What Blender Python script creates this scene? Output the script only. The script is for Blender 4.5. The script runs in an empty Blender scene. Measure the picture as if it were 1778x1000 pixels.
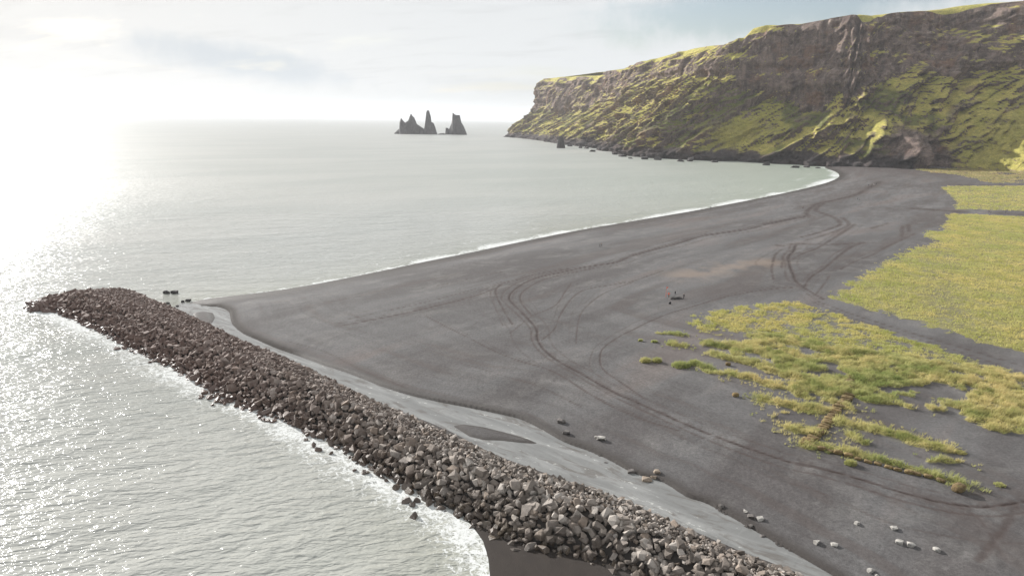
import bpy, bmesh, math, random
import numpy as np
from mathutils import Vector, Matrix

rng = np.random.default_rng(7)
random.seed(7)
scene = bpy.context.scene
col = scene.collection

# ------------------------------------------------------------------ camera
IMG_W, IMG_H, FPX, CAM_H = 1778.0, 1000.0, 1185.0, 50.0
PITCH, ROLL = math.atan(292 / FPX), math.radians(0.935)
CF = np.array([0, math.cos(PITCH), -math.sin(PITCH)])
_U0 = np.array([0, math.sin(PITCH), math.cos(PITCH)])
CR = np.array([1.0, 0, 0]) * math.cos(ROLL) + _U0 * math.sin(ROLL)
CU = -np.array([1.0, 0, 0]) * math.sin(ROLL) + _U0 * math.cos(ROLL)
cam_data = bpy.data.cameras.new('camera')
cam_data.sensor_width = 36.0
cam_data.lens = 36.0 * FPX / IMG_W
cam_data.clip_start = 1.0
cam_data.clip_end = 90000.0
cam = bpy.data.objects.new('camera', cam_data)
col.objects.link(cam)
cam.matrix_world = Matrix(((CR[0], CU[0], -CF[0], 0), (CR[1], CU[1], -CF[1], 0),
                           (CR[2], CU[2], -CF[2], CAM_H), (0, 0, 0, 1)))
scene.camera = cam

# ------------------------------------------------------------------ sky and sun
SUN_AZ, SUN_EL = math.radians(-45.0), math.radians(21.5)      # azimuth measured from +Y towards +X
SUN_DIR = Vector((math.sin(SUN_AZ) * math.cos(SUN_EL), math.cos(SUN_AZ) * math.cos(SUN_EL), math.sin(SUN_EL)))
world = bpy.data.worlds.new('World')
scene.world = world
world.use_nodes = True


class NT:
    """tiny helper for building node trees"""
    def __init__(self, tree):
        self.t = tree
        self.n = tree.nodes
        self.n.clear()

    def new(self, kind, **kw):
        nd = self.n.new(kind)
        for k, v in kw.items():
            setattr(nd, k, v)
        return nd

    def put(self, sock, val):
        if isinstance(val, bpy.types.NodeSocket):
            self.t.links.new(val, sock)
        elif val is not None:
            if hasattr(sock, 'default_value'):
                dv = sock.default_value
                if hasattr(dv, '__len__') and not hasattr(val, '__len__'):
                    val = [val] * len(dv)
                if hasattr(dv, '__len__') and len(dv) == 4 and len(val) == 3:
                    val = tuple(val) + (1.0,)
                sock.default_value = val

    def math(self, op, a, b=None, c=None, clamp=False):
        nd = self.new('ShaderNodeMath', operation=op, use_clamp=clamp)
        self.put(nd.inputs[0], a)
        if b is not None: self.put(nd.inputs[1], b)
        if c is not None: self.put(nd.inputs[2], c)
        return nd.outputs[0]

    def vec(self, op, a, b=None):
        nd = self.new('ShaderNodeVectorMath', operation=op)
        self.put(nd.inputs[0], a)
        if b is not None: self.put(nd.inputs[1], b)
        return nd.outputs['Value'] if op in ('DOT_PRODUCT', 'LENGTH', 'DISTANCE') else nd.outputs[0]

    def ramp(self, x, lo, hi, a=0.0, b=1.0, smooth=True):
        nd = self.new('ShaderNodeMapRange', interpolation_type='SMOOTHSTEP' if smooth else 'LINEAR', clamp=True)
        for i, v in enumerate((x, lo, hi, a, b)):
            self.put(nd.inputs[i], v)
        return nd.outputs[0]

    def mix(self, fac, a, b, mode='MIX'):
        nd = self.new('ShaderNodeMix', data_type='RGBA', blend_type=mode)
        self.put(nd.inputs[0], fac)
        self.put(nd.inputs[6], a)
        self.put(nd.inputs[7], b)
        return nd.outputs[2]

    def noise(self, vec, scale, detail=3, rough=0.55, dist=0.0, col=False):
        nd = self.new('ShaderNodeTexNoise')
        self.put(nd.inputs['Vector'], vec)
        nd.inputs['Scale'].default_value = scale
        nd.inputs['Detail'].default_value = detail
        nd.inputs['Roughness'].default_value = rough
        nd.inputs['Distortion'].default_value = dist
        return nd.outputs['Color' if col else 'Fac']

    def mapping(self, vec, scale=(1, 1, 1), rot=(0, 0, 0), loc=(0, 0, 0)):
        """turn first, then stretch, so that streaks run along the turned axis"""
        if any(rot):
            n0 = self.new('ShaderNodeMapping')
            self.put(n0.inputs['Vector'], vec)
            n0.inputs['Rotation'].default_value = rot
            vec = n0.outputs[0]
        nd = self.new('ShaderNodeMapping')
        self.put(nd.inputs['Vector'], vec)
        nd.inputs['Scale'].default_value = scale
        nd.inputs['Location'].default_value = loc
        return nd.outputs[0]

    def attr(self, name):
        return self.new('ShaderNodeAttribute', attribute_name=name).outputs['Fac']

    def bump(self, height, strength=0.5, dist=0.1, normal=None):
        nd = self.new('ShaderNodeBump')
        nd.inputs['Strength'].default_value = strength
        nd.inputs['Distance'].default_value = dist
        self.put(nd.inputs['Height'], height)
        if normal is not None: self.put(nd.inputs['Normal'], normal)
        return nd.outputs[0]


def pixel_dir(x, y):
    d = CF * FPX + CR * (x - 889) - CU * (y - 500)
    return d / np.linalg.norm(d)


w = NT(world.node_tree)
wo = w.new('ShaderNodeOutputWorld')
bg = w.new('ShaderNodeBackground')
w.t.links.new(bg.outputs[0], wo.inputs[0])
sky = w.new('ShaderNodeTexSky', sky_type='NISHITA')
sky.sun_disc = False
sky.sun_elevation = SUN_EL
sky.sun_rotation = SUN_AZ
sky.air_density, sky.dust_density, sky.ozone_density = 1.0, 1.5, 1.0
SKY_STRENGTH = 0.07
dirv = w.new('ShaderNodeTexCoord').outputs['Generated']
sepd = w.new('ShaderNodeSeparateXYZ'); w.put(sepd.inputs[0], dirv)
dz = w.math('MAXIMUM', sepd.outputs[2], 0.0)
# cloud deck seen in perspective: direction divided by its height
inv = w.math('DIVIDE', 1.0, w.math('ADD', dz, 0.12))
comb = w.new('ShaderNodeCombineXYZ')
w.put(comb.inputs[0], w.math('MULTIPLY', sepd.outputs[0], inv))
w.put(comb.inputs[1], w.math('MULTIPLY', sepd.outputs[1], inv))
cl = w.noise(w.mapping(comb.outputs[0], (0.55, 0.9, 1), (0, 0, 0.5), (3.1, 1.7, 0)), 1.0, 6, 0.55, 0.3)
cl2 = w.noise(w.mapping(comb.outputs[0], (0.9, 2.4, 1), (0, 0, 0.35), (7.3, 2.2, 0)), 1.6, 5, 0.6, 0.2)
cosang = w.vec('DOT_PRODUCT', w.vec('NORMALIZE', dirv), tuple(SUN_DIR))
glow = w.math('POWER', w.math('MAXIMUM', cosang, 0.0), 6.0)        # thin cloud scatters forward round the sun
lum = w.math('ADD', 0.50, w.math('MULTIPLY', glow, 0.03))
lum = w.math('MULTIPLY', lum, w.ramp(dz, 0.0, 0.09, 0.93, 1.0))
lum = w.math('MULTIPLY', lum, w.ramp(cl2, 0.50, 0.74, 1.0, 0.90))
veil = w.mix(glow, (0.97, 1.0, 1.02), (1.0, 0.985, 0.96))
cloudc = w.mix(1.0, veil, lum, 'MULTIPLY')
skyc = w.mix(1.0, sky.outputs[0], SKY_STRENGTH, 'MULTIPLY')
cover = w.ramp(cl, 0.30, 0.46, 0.70, 0.98)


def lens(px, py, ax, ay, tilt, soft):
    """a lens-shaped cloud round the direction seen at that pixel"""
    c0 = pixel_dir(px, py)
    e1 = pixel_dir(px + 1, py + tilt) - c0
    e1 /= np.linalg.norm(e1)
    e2 = np.cross(e1, c0)
    d = w.vec('SUBTRACT', w.vec('NORMALIZE', dirv), tuple(c0))
    a = w.math('DIVIDE', w.vec('DOT_PRODUCT', d, tuple(e1)), ax / FPX)
    b = w.math('DIVIDE', w.vec('DOT_PRODUCT', d, tuple(e2)), ay / FPX)
    r = w.math('ADD', w.math('MULTIPLY', a, a), w.math('MULTIPLY', b, b))
    wob = w.math('MULTIPLY', w.math('SUBTRACT', w.noise(dirv, 22.0, 5, 0.6), 0.5), soft)
    return w.ramp(w.math('ADD', w.math('SQRT', r), wob), 0.35, 1.1, 1.0, 0.0)


m1 = lens(430, 108, 190, 33, 0.16, 1.0)
cloudc = w.mix(w.math('MULTIPLY', m1, 0.75), cloudc, (0.33, 0.37, 0.41))
m2 = lens(1330, 15, 330, 52, -0.10, 1.1)
cover = w.math('MULTIPLY', cover, w.math('SUBTRACT', 1.0, w.math('MULTIPLY', m2, 0.85)))
m3 = lens(760, 178, 520, 26, 0.03, 1.2)
cloudc = w.mix(w.math('MULTIPLY', m3, 0.5), cloudc, (0.40, 0.415, 0.412))
m4 = lens(860, 148, 150, 16, 0.05, 1.4)
cloudc = w.mix(w.math('MULTIPLY', m4, 0.4), cloudc, (0.37, 0.385, 0.39))
m5 = lens(20, 58, 90, 12, 0.15, 1.2)
cloudc = w.mix(w.math('MULTIPLY', m5, 0.25), cloudc, (0.40, 0.41, 0.42))
w.put(bg.inputs[0], w.mix(cover, skyc, cloudc))
bg.inputs[1].default_value = 1.0

sun = bpy.data.lights.new('sun', 'SUN')
sun.energy = 5.0
sun.angle = math.radians(0.53)
sun.color = (1.0, 0.972, 0.93)
sun_o = bpy.data.objects.new('sun', sun)
col.objects.link(sun_o)
sun_o.rotation_euler = SUN_DIR.to_track_quat('Z', 'Y').to_euler()
sun_o.location = (-200, 200, 400)

vs = scene.view_settings
vs.view_transform, vs.look, vs.exposure, vs.gamma, vs.use_curve_mapping = 'Standard', 'None', 0.70, 1.0, False
scene.render.engine = 'CYCLES'
cy = scene.cycles
cy.use_denoising = True
cy.max_bounces, cy.diffuse_bounces, cy.glossy_bounces, cy.volume_bounces = 5, 2, 2, 0
cy.transparent_max_bounces = 6
cy.sample_clamp_direct, cy.sample_clamp_indirect = 25.0, 4.0
cy.caustics_reflective = cy.caustics_refractive = False


# ------------------------------------------------------------------ number helpers
def gp(x, y, z=0.0):
    d = CF * FPX + CR * (x - 889) - CU * (y - 500)
    t = (z - CAM_H) / d[2]
    return np.array([d[0] * t, d[1] * t])


def gpl(pts, z=0.0):
    return np.array([gp(x, y, z) for x, y in pts])


def project(P):
    v = np.asarray(P, float) - np.array([0, 0, CAM_H])
    d = v @ CF
    return 889 + FPX * (v @ CR) / d, 500 - FPX * (v @ CU) / d, d


def _hash(ix, iy, seed):
    h = (ix.astype(np.int64) * 374761393 + iy.astype(np.int64) * 668265263 + seed * 982451653) & 0xFFFFFFFF
    h = ((h ^ (h >> 13)) * 1274126177) & 0xFFFFFFFF
    h = ((h ^ (h >> 16)) * 2246822519) & 0xFFFFFFFF
    return ((h ^ (h >> 15)) & 0xFFFFFF) / float(0xFFFFFF)


def vnoise(x, y, seed=0):
    x = np.asarray(x, float); y = np.asarray(y, float)
    ix, iy = np.floor(x), np.floor(y)
    fx, fy = x - ix, y - iy
    ix = ix.astype(np.int64); iy = iy.astype(np.int64)
    sx = fx * fx * fx * (fx * (fx * 6 - 15) + 10)
    sy = fy * fy * fy * (fy * (fy * 6 - 15) + 10)
    a, b = _hash(ix, iy, seed), _hash(ix + 1, iy, seed)
    c, d = _hash(ix, iy + 1, seed), _hash(ix + 1, iy + 1, seed)
    return (a + (b - a) * sx) * (1 - sy) + (c + (d - c) * sx) * sy


def fbm(x, y, oct=4, seed=0, gain=0.5):
    s, a, t = 0.0, 1.0, 0.0
    for i in range(oct):
        s = s + a * vnoise(x * 2.03 ** i + 17.3 * i, y * 2.03 ** i - 9.1 * i, seed + i)
        t += a
        a *= gain
    return s / t            # 0..1


def ridged(x, y, oct=4, seed=0, gain=0.5):
    s, a, t = 0.0, 1.0, 0.0
    for i in range(oct):
        s = s + a * (1 - np.abs(2 * vnoise(x * 2.03 ** i + 5.7 * i, y * 2.03 ** i + 3.3 * i, seed + i) - 1))
        t += a
        a *= gain
    return s / t


def sstep(x, a, b):
    t = np.clip((x - a) / (b - a), 0, 1)
    return t * t * (3 - 2 * t)


def seg_dist(x, y, pts, closed=False, maxd=1e9):
    """distance to a polyline, and the parameter (index) of the nearest point"""
    d2 = np.full(x.shape, maxd * maxd)
    par = np.zeros(x.shape)
    n = len(pts)
    for i in range(n if closed else n - 1):
        a, b = pts[i], pts[(i + 1) % n]
        if maxd < 1e8:
            sel = np.nonzero((x > min(a[0], b[0]) - maxd) & (x < max(a[0], b[0]) + maxd) &
                             (y > min(a[1], b[1]) - maxd) & (y < max(a[1], b[1]) + maxd))[0]
            if not len(sel):
                continue
            xs, ys = x[sel], y[sel]
        else:
            sel, xs, ys = slice(None), x, y
        e = b - a
        L = max(e @ e, 1e-9)
        t = np.clip(((xs - a[0]) * e[0] + (ys - a[1]) * e[1]) / L, 0, 1)
        q = (xs - a[0] - t * e[0]) ** 2 + (ys - a[1] - t * e[1]) ** 2
        m = q < d2[sel]
        d2[sel] = np.where(m, q, d2[sel])
        par[sel] = np.where(m, i + t, par[sel])
    return np.sqrt(d2), par


def inside(x, y, poly):
    r = np.zeros(x.shape, bool)
    n = len(poly)
    for i in range(n):
        (x0, y0), (x1, y1) = poly[i], poly[(i + 1) % n]
        if y0 == y1:
            continue
        c = ((y0 > y) != (y1 > y)) & (x < (x1 - x0) * (y - y0) / (y1 - y0) + x0)
        r ^= c
    return r


def sdist(x, y, poly):
    d, _ = seg_dist(x, y, poly, True)
    return np.where(inside(x, y, poly), d, -d)


def smooth_line(pts, k=4):
    pts = np.asarray(pts, float)
    P = np.vstack([2 * pts[0] - pts[1], pts, 2 * pts[-1] - pts[-2]])
    out = []
    for i in range(1, len(P) - 2):
        p0, p1, p2, p3 = P[i - 1], P[i], P[i + 1], P[i + 2]
        for j in range(k):
            t = j / k
            out.append(0.5 * ((2 * p1) + (p2 - p0) * t + (2 * p0 - 5 * p1 + 4 * p2 - p3) * t * t + (3 * p1 - p0 - 3 * p2 + p3) * t ** 3))
    out.append(P[-2])
    return np.array(out)


def mesh_from(name, V, Fc, smooth=True, attrs=None):
    me = bpy.data.meshes.new(name)
    V = np.ascontiguousarray(V, dtype=np.float32)
    Fc = np.ascontiguousarray(Fc, dtype=np.int32)
    k = Fc.shape[1]
    me.vertices.add(len(V)); me.vertices.foreach_set('co', V.ravel())
    me.loops.add(Fc.size); me.loops.foreach_set('vertex_index', Fc.ravel())
    me.polygons.add(len(Fc)); me.polygons.foreach_set('loop_start', np.arange(0, Fc.size, k, dtype=np.int32))
    me.polygons.foreach_set('use_smooth', np.full(len(Fc), smooth))
    for an, arr in (attrs or {}).items():
        at = me.attributes.new(an, 'FLOAT', 'POINT')
        at.data.foreach_set('value', np.ascontiguousarray(arr, dtype=np.float32))
    me.update()
    me.validate()
    return me


def grid_faces(nr, nc, keep=None):
    i = np.arange(nr * nc).reshape(nr, nc)
    f = np.stack([i[:-1, :-1], i[:-1, 1:], i[1:, 1:], i[1:, :-1]], -1).reshape(-1, 4)
    if keep is not None:
        kq = keep.reshape(nr, nc)
        kf = (kq[:-1, :-1] | kq[:-1, 1:] | kq[1:, 1:] | kq[1:, :-1]).ravel()
        f = f[kf]
    return f


def compact(V, Fc, attrs):
    used = np.zeros(len(V), bool); used[Fc.ravel()] = True
    idx = np.cumsum(used) - 1
    return V[used], idx[Fc], {k: a[used] for k, a in attrs.items()}


def link(name, me, mat=None, parent=None, loc=None, rot=None, scale=None, **props):
    o = bpy.data.objects.new(name, me)
    col.objects.link(o)
    if mat is not None and me is not None and not me.materials:
        me.materials.append(mat)
    if parent is not None: o.parent = parent
    if loc is not None: o.location = loc
    if rot is not None: o.rotation_euler = rot
    if scale is not None: o.scale = scale
    for k, v in props.items():
        o[k] = v
    return o


def material(name):
    m = bpy.data.materials.new(name)
    m.use_nodes = True
    t = NT(m.node_tree)
    out = t.new('ShaderNodeOutputMaterial')
    b = t.new('ShaderNodeBsdfPrincipled')
    t.t.links.new(b.outputs[0], out.inputs[0])
    return m, t, b


# ------------------------------------------------------------------ plan of the place (points read off the photograph, laid on the ground)
bay_shore_px = [(322, 528), (360, 519), (420, 512), (490, 503), (560, 491), (660, 471), (740, 454), (820, 438), (900, 421), (1000, 401),
                (1100, 384), (1200, 367), (1280, 352), (1350, 338), (1400, 327), (1440, 316), (1457, 307), (1452, 299), (1430, 291)]
bay_shore = smooth_line(gpl(bay_shore_px, 0.0), 4)
axis_px = [(150, 512), (240, 560), (330, 590), (440, 640), (560, 700), (690, 765), (800, 830), (880, 880)]
near_shore_px = [(818, 912), (838, 940), (846, 970), (850, 1000), (858, 1060)]
near_shore = gpl(near_shore_px, 0.0)
land_poly = np.vstack([bay_shore, np.array([[420, 900], [700, 1300], [2500, 1500], [2500, -600], [20, -600], [-8, 30]]),
                       near_shore[::-1], gpl([(790, 880), (700, 800), (560, 715), (440, 650), (370, 600), (335, 565), (318, 540)], 0.0)])
RIV_Z = 0.35
bank_r_px = [(300, 521), (345, 531), (378, 533), (395, 540), (399, 550), (401, 560), (407, 568), (421, 579), (441, 588), (475, 603), (520, 619), (565, 635), (610, 650), (660, 670),
             (700, 683), (753, 696), (804, 706), (872, 720), (906, 729), (939, 745), (980, 768), (1020, 782), (1060, 800), (1100, 822), (1150, 837),
             (1190, 862), (1230, 876), (1290, 910), (1360, 950), (1420, 985), (1450, 1003), (1520, 1050), (1600, 1120)]
bank_l_px = [(288, 530), (315, 545), (345, 560), (365, 572), (385, 586), (430, 606), (500, 634), (560, 662), (640, 694), (700, 716), (780, 748),
             (850, 785), (920, 812), (1000, 840), (1080, 870), (1200, 920), (1300, 962), (1400, 1000), (1500, 1060), (1560, 1120)]
bank_r = smooth_line(gpl(bank_r_px, RIV_Z), 3)
bank_l = smooth_line(gpl(bank_l_px, RIV_Z), 3)
river_poly = np.vstack([bank_r, bank_l[::-1]])
bars = [gpl([(335, 543), (352, 540), (370, 543), (374, 552), (368, 562), (350, 566), (335, 556)], RIV_Z),
        gpl([(785, 739), (805, 736), (840, 741), (880, 751), (915, 761), (938, 771), (905, 769), (870, 765), (840, 764), (815, 758)], RIV_Z)]

# grass fields
field_big = gpl([(1438, 517), (1480, 489), (1516, 466), (1545, 450), (1573, 434), (1597, 428), (1624, 420), (1602, 409), (1613, 401), (1637, 401),
                 (1643, 385), (1649, 371), (1778, 376), (1900, 382), (1980, 640), (1778, 614), (1700, 592), (1640, 576), (1560, 551), (1500, 536)], 2.2)
field_far = gpl([(1651, 364), (1655, 350), (1642, 338), (1630, 326), (1640, 323), (1778, 323), (1950, 330), (1950, 376), (1778, 368)], 2.2)
field_pale = gpl([(1585, 294), (1625, 301), (1665, 305), (1700, 312), (1712, 319), (1778, 318), (1960, 326), (1960, 290), (1778, 290)], 2.2)
field_mid = gpl([(1205, 545), (1250, 536), (1300, 529), (1386, 520), (1419, 533), (1480, 555), (1541, 575), (1623, 602), (1689, 626), (1762, 648),
                 (1700, 645), (1620, 630), (1541, 618), (1460, 606), (1398, 598), (1320, 586), (1250, 580), (1195, 570)], 2.2)
dune_poly = gpl([(1250, 592), (1330, 592), (1400, 603), (1500, 614), (1620, 635), (1762, 656), (1790, 700), (1790, 758), (1745, 752), (1690, 735),
                 (1620, 722), (1570, 708), (1500, 700), (1470, 690), (1420, 700), (1380, 688), (1350, 676), (1385, 662), (1330, 645), (1280, 628)], 2.2)
dune_strips = [([(1320, 586), (1398, 600), (1460, 609), (1541, 623), (1623, 634), (1762, 655)], 2.4),
               ([(1230, 598), (1275, 604), (1330, 615), (1390, 630)], 2.0), ([(1165, 597), (1190, 602)], 0.9), ([(1140, 578), (1180, 581)], 0.8),
               ([(1218, 637), (1250, 650)], 1.3), ([(1272, 650), (1310, 660), (1352, 670)], 1.6), ([(1240, 616), (1300, 630), (1360, 640)], 1.4),
               ([(1327, 695), (1370, 705), (1430, 716)], 1.9), ([(1378, 745), (1412, 752)], 1.7), ([(1340, 725), (1360, 715)], 0.6),
               ([(1440, 695), (1480, 712)], 0.6), ([(1465, 735), (1520, 745), (1570, 760), (1640, 782)], 1.7), ([(1480, 755), (1500, 770)], 0.8),
               ([(1400, 772), (1440, 778), (1490, 790), (1540, 803), (1590, 818), (1640, 830), (1672, 840)], 1.05),
               ([(1610, 802), (1660, 800)], 0.7), ([(1745, 660), (1772, 690)], 1.2)]
dune_strips = [(smooth_line(gpl(p, 2.2), 3), wd) for p, wd in dune_strips]

tracks_px = [
    ([(1778, 870), (1752, 875), (1707, 880), (1655, 875), (1606, 865), (1557, 852), (1492, 831), (1427, 813), (1369, 800), (1307, 779), (1255, 760),
      (1200, 738), (1110, 698), (1065, 678), (1010, 647), (971, 626), (944, 605), (933, 587), (932, 572), (920, 557), (905, 542), (890, 527), (884, 518),
      (890, 506), (911, 491), (941, 479), (992, 468), (1028, 461), (1070, 455), (1097, 444), (1139, 432), (1175, 423), (1220, 410), (1262, 404), (1300, 398),
      (1335, 388), (1370, 381), (1404, 375)], 0.36, 1.0),
    ([(1404, 375), (1400, 369), (1411, 359), (1419, 354), (1451, 347), (1486, 338), (1513, 324), (1529, 315)], 0.9, 0.8),
    ([(890, 563), (878, 545), (869, 528), (863, 515), (861, 503), (872, 492), (899, 485), (938, 473), (992, 465)], 0.34, 0.75),
    ([(923, 548), (908, 530), (903, 518), (908, 506), (926, 494), (944, 485), (980, 475), (1030, 464)], 0.3, 0.6),
    ([(885, 578), (905, 563), (926, 548), (956, 536), (971, 524), (980, 509), (992, 491)], 0.28, 0.45),
    ([(940, 590), (962, 572), (971, 551), (986, 527), (1004, 509), (1028, 500), (1064, 494), (1100, 487), (1150, 470)], 0.28, 0.5),
    ([(1000, 596), (1004, 560), (1013, 539), (1040, 515), (1070, 500), (1100, 489)], 0.26, 0.4),
    ([(1120, 690), (1075, 660), (1046, 638), (1042, 617), (1049, 602), (1076, 584), (1100, 572), (1124, 560), (1160, 545), (1190, 536), (1229, 524), (1262, 515), (1330, 503), (1400, 498)], 0.26, 0.6),
    ([(590, 562), (690, 545), (760, 530), (830, 512), (872, 495)], 0.5, 0.7),
    ([(600, 552), (720, 528), (800, 508), (872, 488)], 0.4, 0.4),
    ([(760, 494), (800, 485), (872, 470)], 0.35, 0.4),
    ([(740, 548), (800, 578), (824, 590), (860, 608), (905, 625), (950, 638), (980, 653), (1022, 680), (1090, 715), (1180, 745)], 0.28, 0.5),
    ([(800, 626), (860, 644), (940, 668), (1010, 700)], 0.3, 0.3),
    ([(500, 585), (560, 600), (620, 628), (700, 660)], 0.35, 0.35),
    ([(1430, 520), (1416, 512), (1397, 501), (1381, 488), (1377, 477), (1371, 463), (1369, 447), (1378, 436), (1381, 426)], 0.45, 0.9),
    ([(1343, 485), (1340, 466), (1346, 444), (1357, 434)], 0.4, 0.6),
    ([(1357, 466), (1361, 444), (1372, 436)], 0.4, 0.5),
    ([(1395, 501), (1408, 482), (1432, 466), (1451, 450), (1475, 431), (1494, 423)], 0.4, 0.7),
    ([(1459, 469), (1484, 455), (1513, 444), (1535, 431), (1565, 417), (1586, 407)], 0.4, 0.5),
    ([(1376, 452), (1392, 442), (1413, 434), (1430, 425), (1451, 412), (1484, 390)], 0.45, 0.6),
    ([(1392, 412), (1413, 407), (1440, 398), (1459, 390), (1451, 380), (1430, 371), (1416, 366), (1421, 358), (1432, 353)], 0.6, 0.7),
    ([(1398, 418), (1425, 411), (1456, 400), (1474, 390), (1462, 378)], 0.6, 0.5),
    ([(1511, 398), (1543, 388)], 0.6, 0.5), ([(1566, 412), (1567, 393)], 0.5, 0.5), ([(1578, 402), (1577, 390)], 0.5, 0.5),
    ([(1416, 512), (1430, 495), (1440, 480)], 0.35, 0.4), ([(1340, 388), (1380, 379), (1404, 377)], 2.6, 0.7),
    ([(1352, 427), (1390, 424), (1435, 425), (1516, 422)], 2.2, 0.55), ([(1543, 361), (1600, 363), (1651, 367), (1720, 370), (1778, 374)], 2.4, 0.7),
    ([(1613, 320), (1680, 322), (1760, 321)], 6.0, 0.6), ([(1700, 970), (1740, 920), (1765, 880)], 0.8, 0.35), ([(1420, 524), (1500, 553), (1640, 596), (1790, 640)], 0.5, 0.45),
    ([(1410, 524), (1490, 556), (1630, 600), (1790, 652)], 0.5, 0.35), ([(1660, 878), (1700, 900), (1740, 960)], 0.4, 0.25)]
tracks = [(smooth_line(gpl(p, 2.1), 4), wd, st) for p, wd, st in tracks_px]
for k_ in (0, 2, 3, 5, 6, 7, 8, 11, 14, 17, 18, 19):           # wheels and hooves go in twos and threes
    ln, wd, st = tracks[k_]
    tn = np.gradient(ln, axis=0)
    tn /= np.linalg.norm(tn, axis=1)[:, None] + 1e-9
    for o_, f_ in ((1.7, 0.42), (-3.2, 0.26), (6.0 + k_ % 4, 0.22)):
        ww_ = np.interp(np.arange(len(ln)), np.linspace(0, len(ln), 9), o_ * rng.uniform(0.5, 1.5, 9))
        tracks.append((ln + np.stack([-tn[:, 1], tn[:, 0]], 1) * ww_[:, None], min(wd, 0.4), st * f_))


def beach_height(x, y):
    """smooth height of the sand before tracks; also returns wetness helpers"""
    ds = sdist(x, y, land_poly)
    z = np.where(ds > 0, 2.2 * (1 - np.exp(-np.maximum(ds, 0) / 22.0)), np.maximum(ds * 0.07, -4.0))
    dr = sdist(x, y, river_poly)                        # > 0 inside the river
    out = np.maximum(-dr, 0)
    steep = sstep(-x, 44, 58)                           # cut bank by the mouth, gentle bank upstream
    bank = RIV_Z + np.where(out > 0, (1 - steep) * (0.35 * sstep(out, 0, 0.5) + 0.03 * out + 1.6 * sstep(out, 2, 26)) + steep * (1.55 * sstep(out, 0.05, 1.3) + 0.5 * sstep(out, 1, 8)), 0)
    bed = RIV_Z - np.minimum(0.5, 0.12 + np.maximum(dr, 0) * 0.22)
    near_r = out < 40
    z = np.where(dr > 0, np.minimum(z, bed), np.where(near_r, np.minimum(z, bank), z))
    for bpoly in bars:
        db = sdist(x, y, bpoly)
        z = np.where(db > -1.5, np.maximum(z, RIV_Z - 0.12 + 0.30 * sstep(db, -0.8, 1.2)), z)
    # stones and gravel bars in the shallow reach upstream
    sh = sstep(x, 6, 18) * (dr > 0)
    z = z + sh * 0.28 * sstep(fbm(x / 2.6 + 40, y / 2.6, 4, 31), 0.5, 0.75)
    inland = sstep(ds, 15, 60)
    z = z + inland * 0.5 * (fbm(x / 60.0, y / 60.0, 3, 3) - 0.5)
    return z, ds, dr


def grass_density(x, y):
    d = np.zeros(x.shape)
    n1 = fbm(x / 9.0, y / 9.0, 3, 50)
    n2 = fbm(x / 2.4, y / 2.4, 3, 60)
    big = sdist(x, y, field_big)
    d = np.maximum(d, sstep(big + 9.0 * (n2 - 0.5), -1.0, 3.0) * (0.75 + 0.4 * sstep(n1, 0.36, 0.55)))
    # bare strip running through the big field
    pth, _ = seg_dist(x, y, gpl([(1622, 420), (1640, 455), (1628, 480), (1640, 540), (1700, 580)], 2.2))
    d *= 1 - 0.28 * (1 - sstep(pth + 8 * (n2 - 0.5), 1.0, 9.0)) * (big > 0)
    far = sdist(x, y, field_far)
    d = np.maximum(d, sstep(far, 0, 4) * (0.45 + 0.5 * n1))
    mid = sdist(x, y, field_mid)
    d = np.maximum(d, sstep(mid + 6 * (n2 - 0.5), -1.0, 2.5) * (0.35 + 0.75 * sstep(n2, 0.36, 0.6)) * 0.9)
    dn = sdist(x, y, dune_poly)
    d = np.maximum(d, sstep(dn + 4.0 * (n2 - 0.5), -0.3, 0.8) * sstep(n1 + 0.7 * (n2 - 0.5), 0.36, 0.47))
    lump = np.zeros(x.shape)
    lump = np.maximum(lump, sstep(dn, -0.5, 1.0) * 0.8)
    for line, wd in dune_strips:
        q, _ = seg_dist(x, y, line, maxd=6.0)
        k = 1 - sstep(q + 2.2 * (n2 - 0.5), wd * 0.55, wd * 1.1)
        d = np.maximum(d, np.maximum(k, 0.30 * (1 - sstep(q, wd, wd + 3.5)) * sstep(n1, 0.4, 0.6)))
        lump = np.maximum(lump, k)
    return d, lump


# ------------------------------------------------------------------ the beach: one sheet, finer near the viewer
def radial_rows(r0, r1, k, mn):
    rr = [r0]
    while rr[-1] < r1:
        r = rr[-1]
        rr.append(r + max(mn, k * (r * r + CAM_H ** 2) / (CAM_H * 683.0)))
    return np.array(rr)


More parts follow.
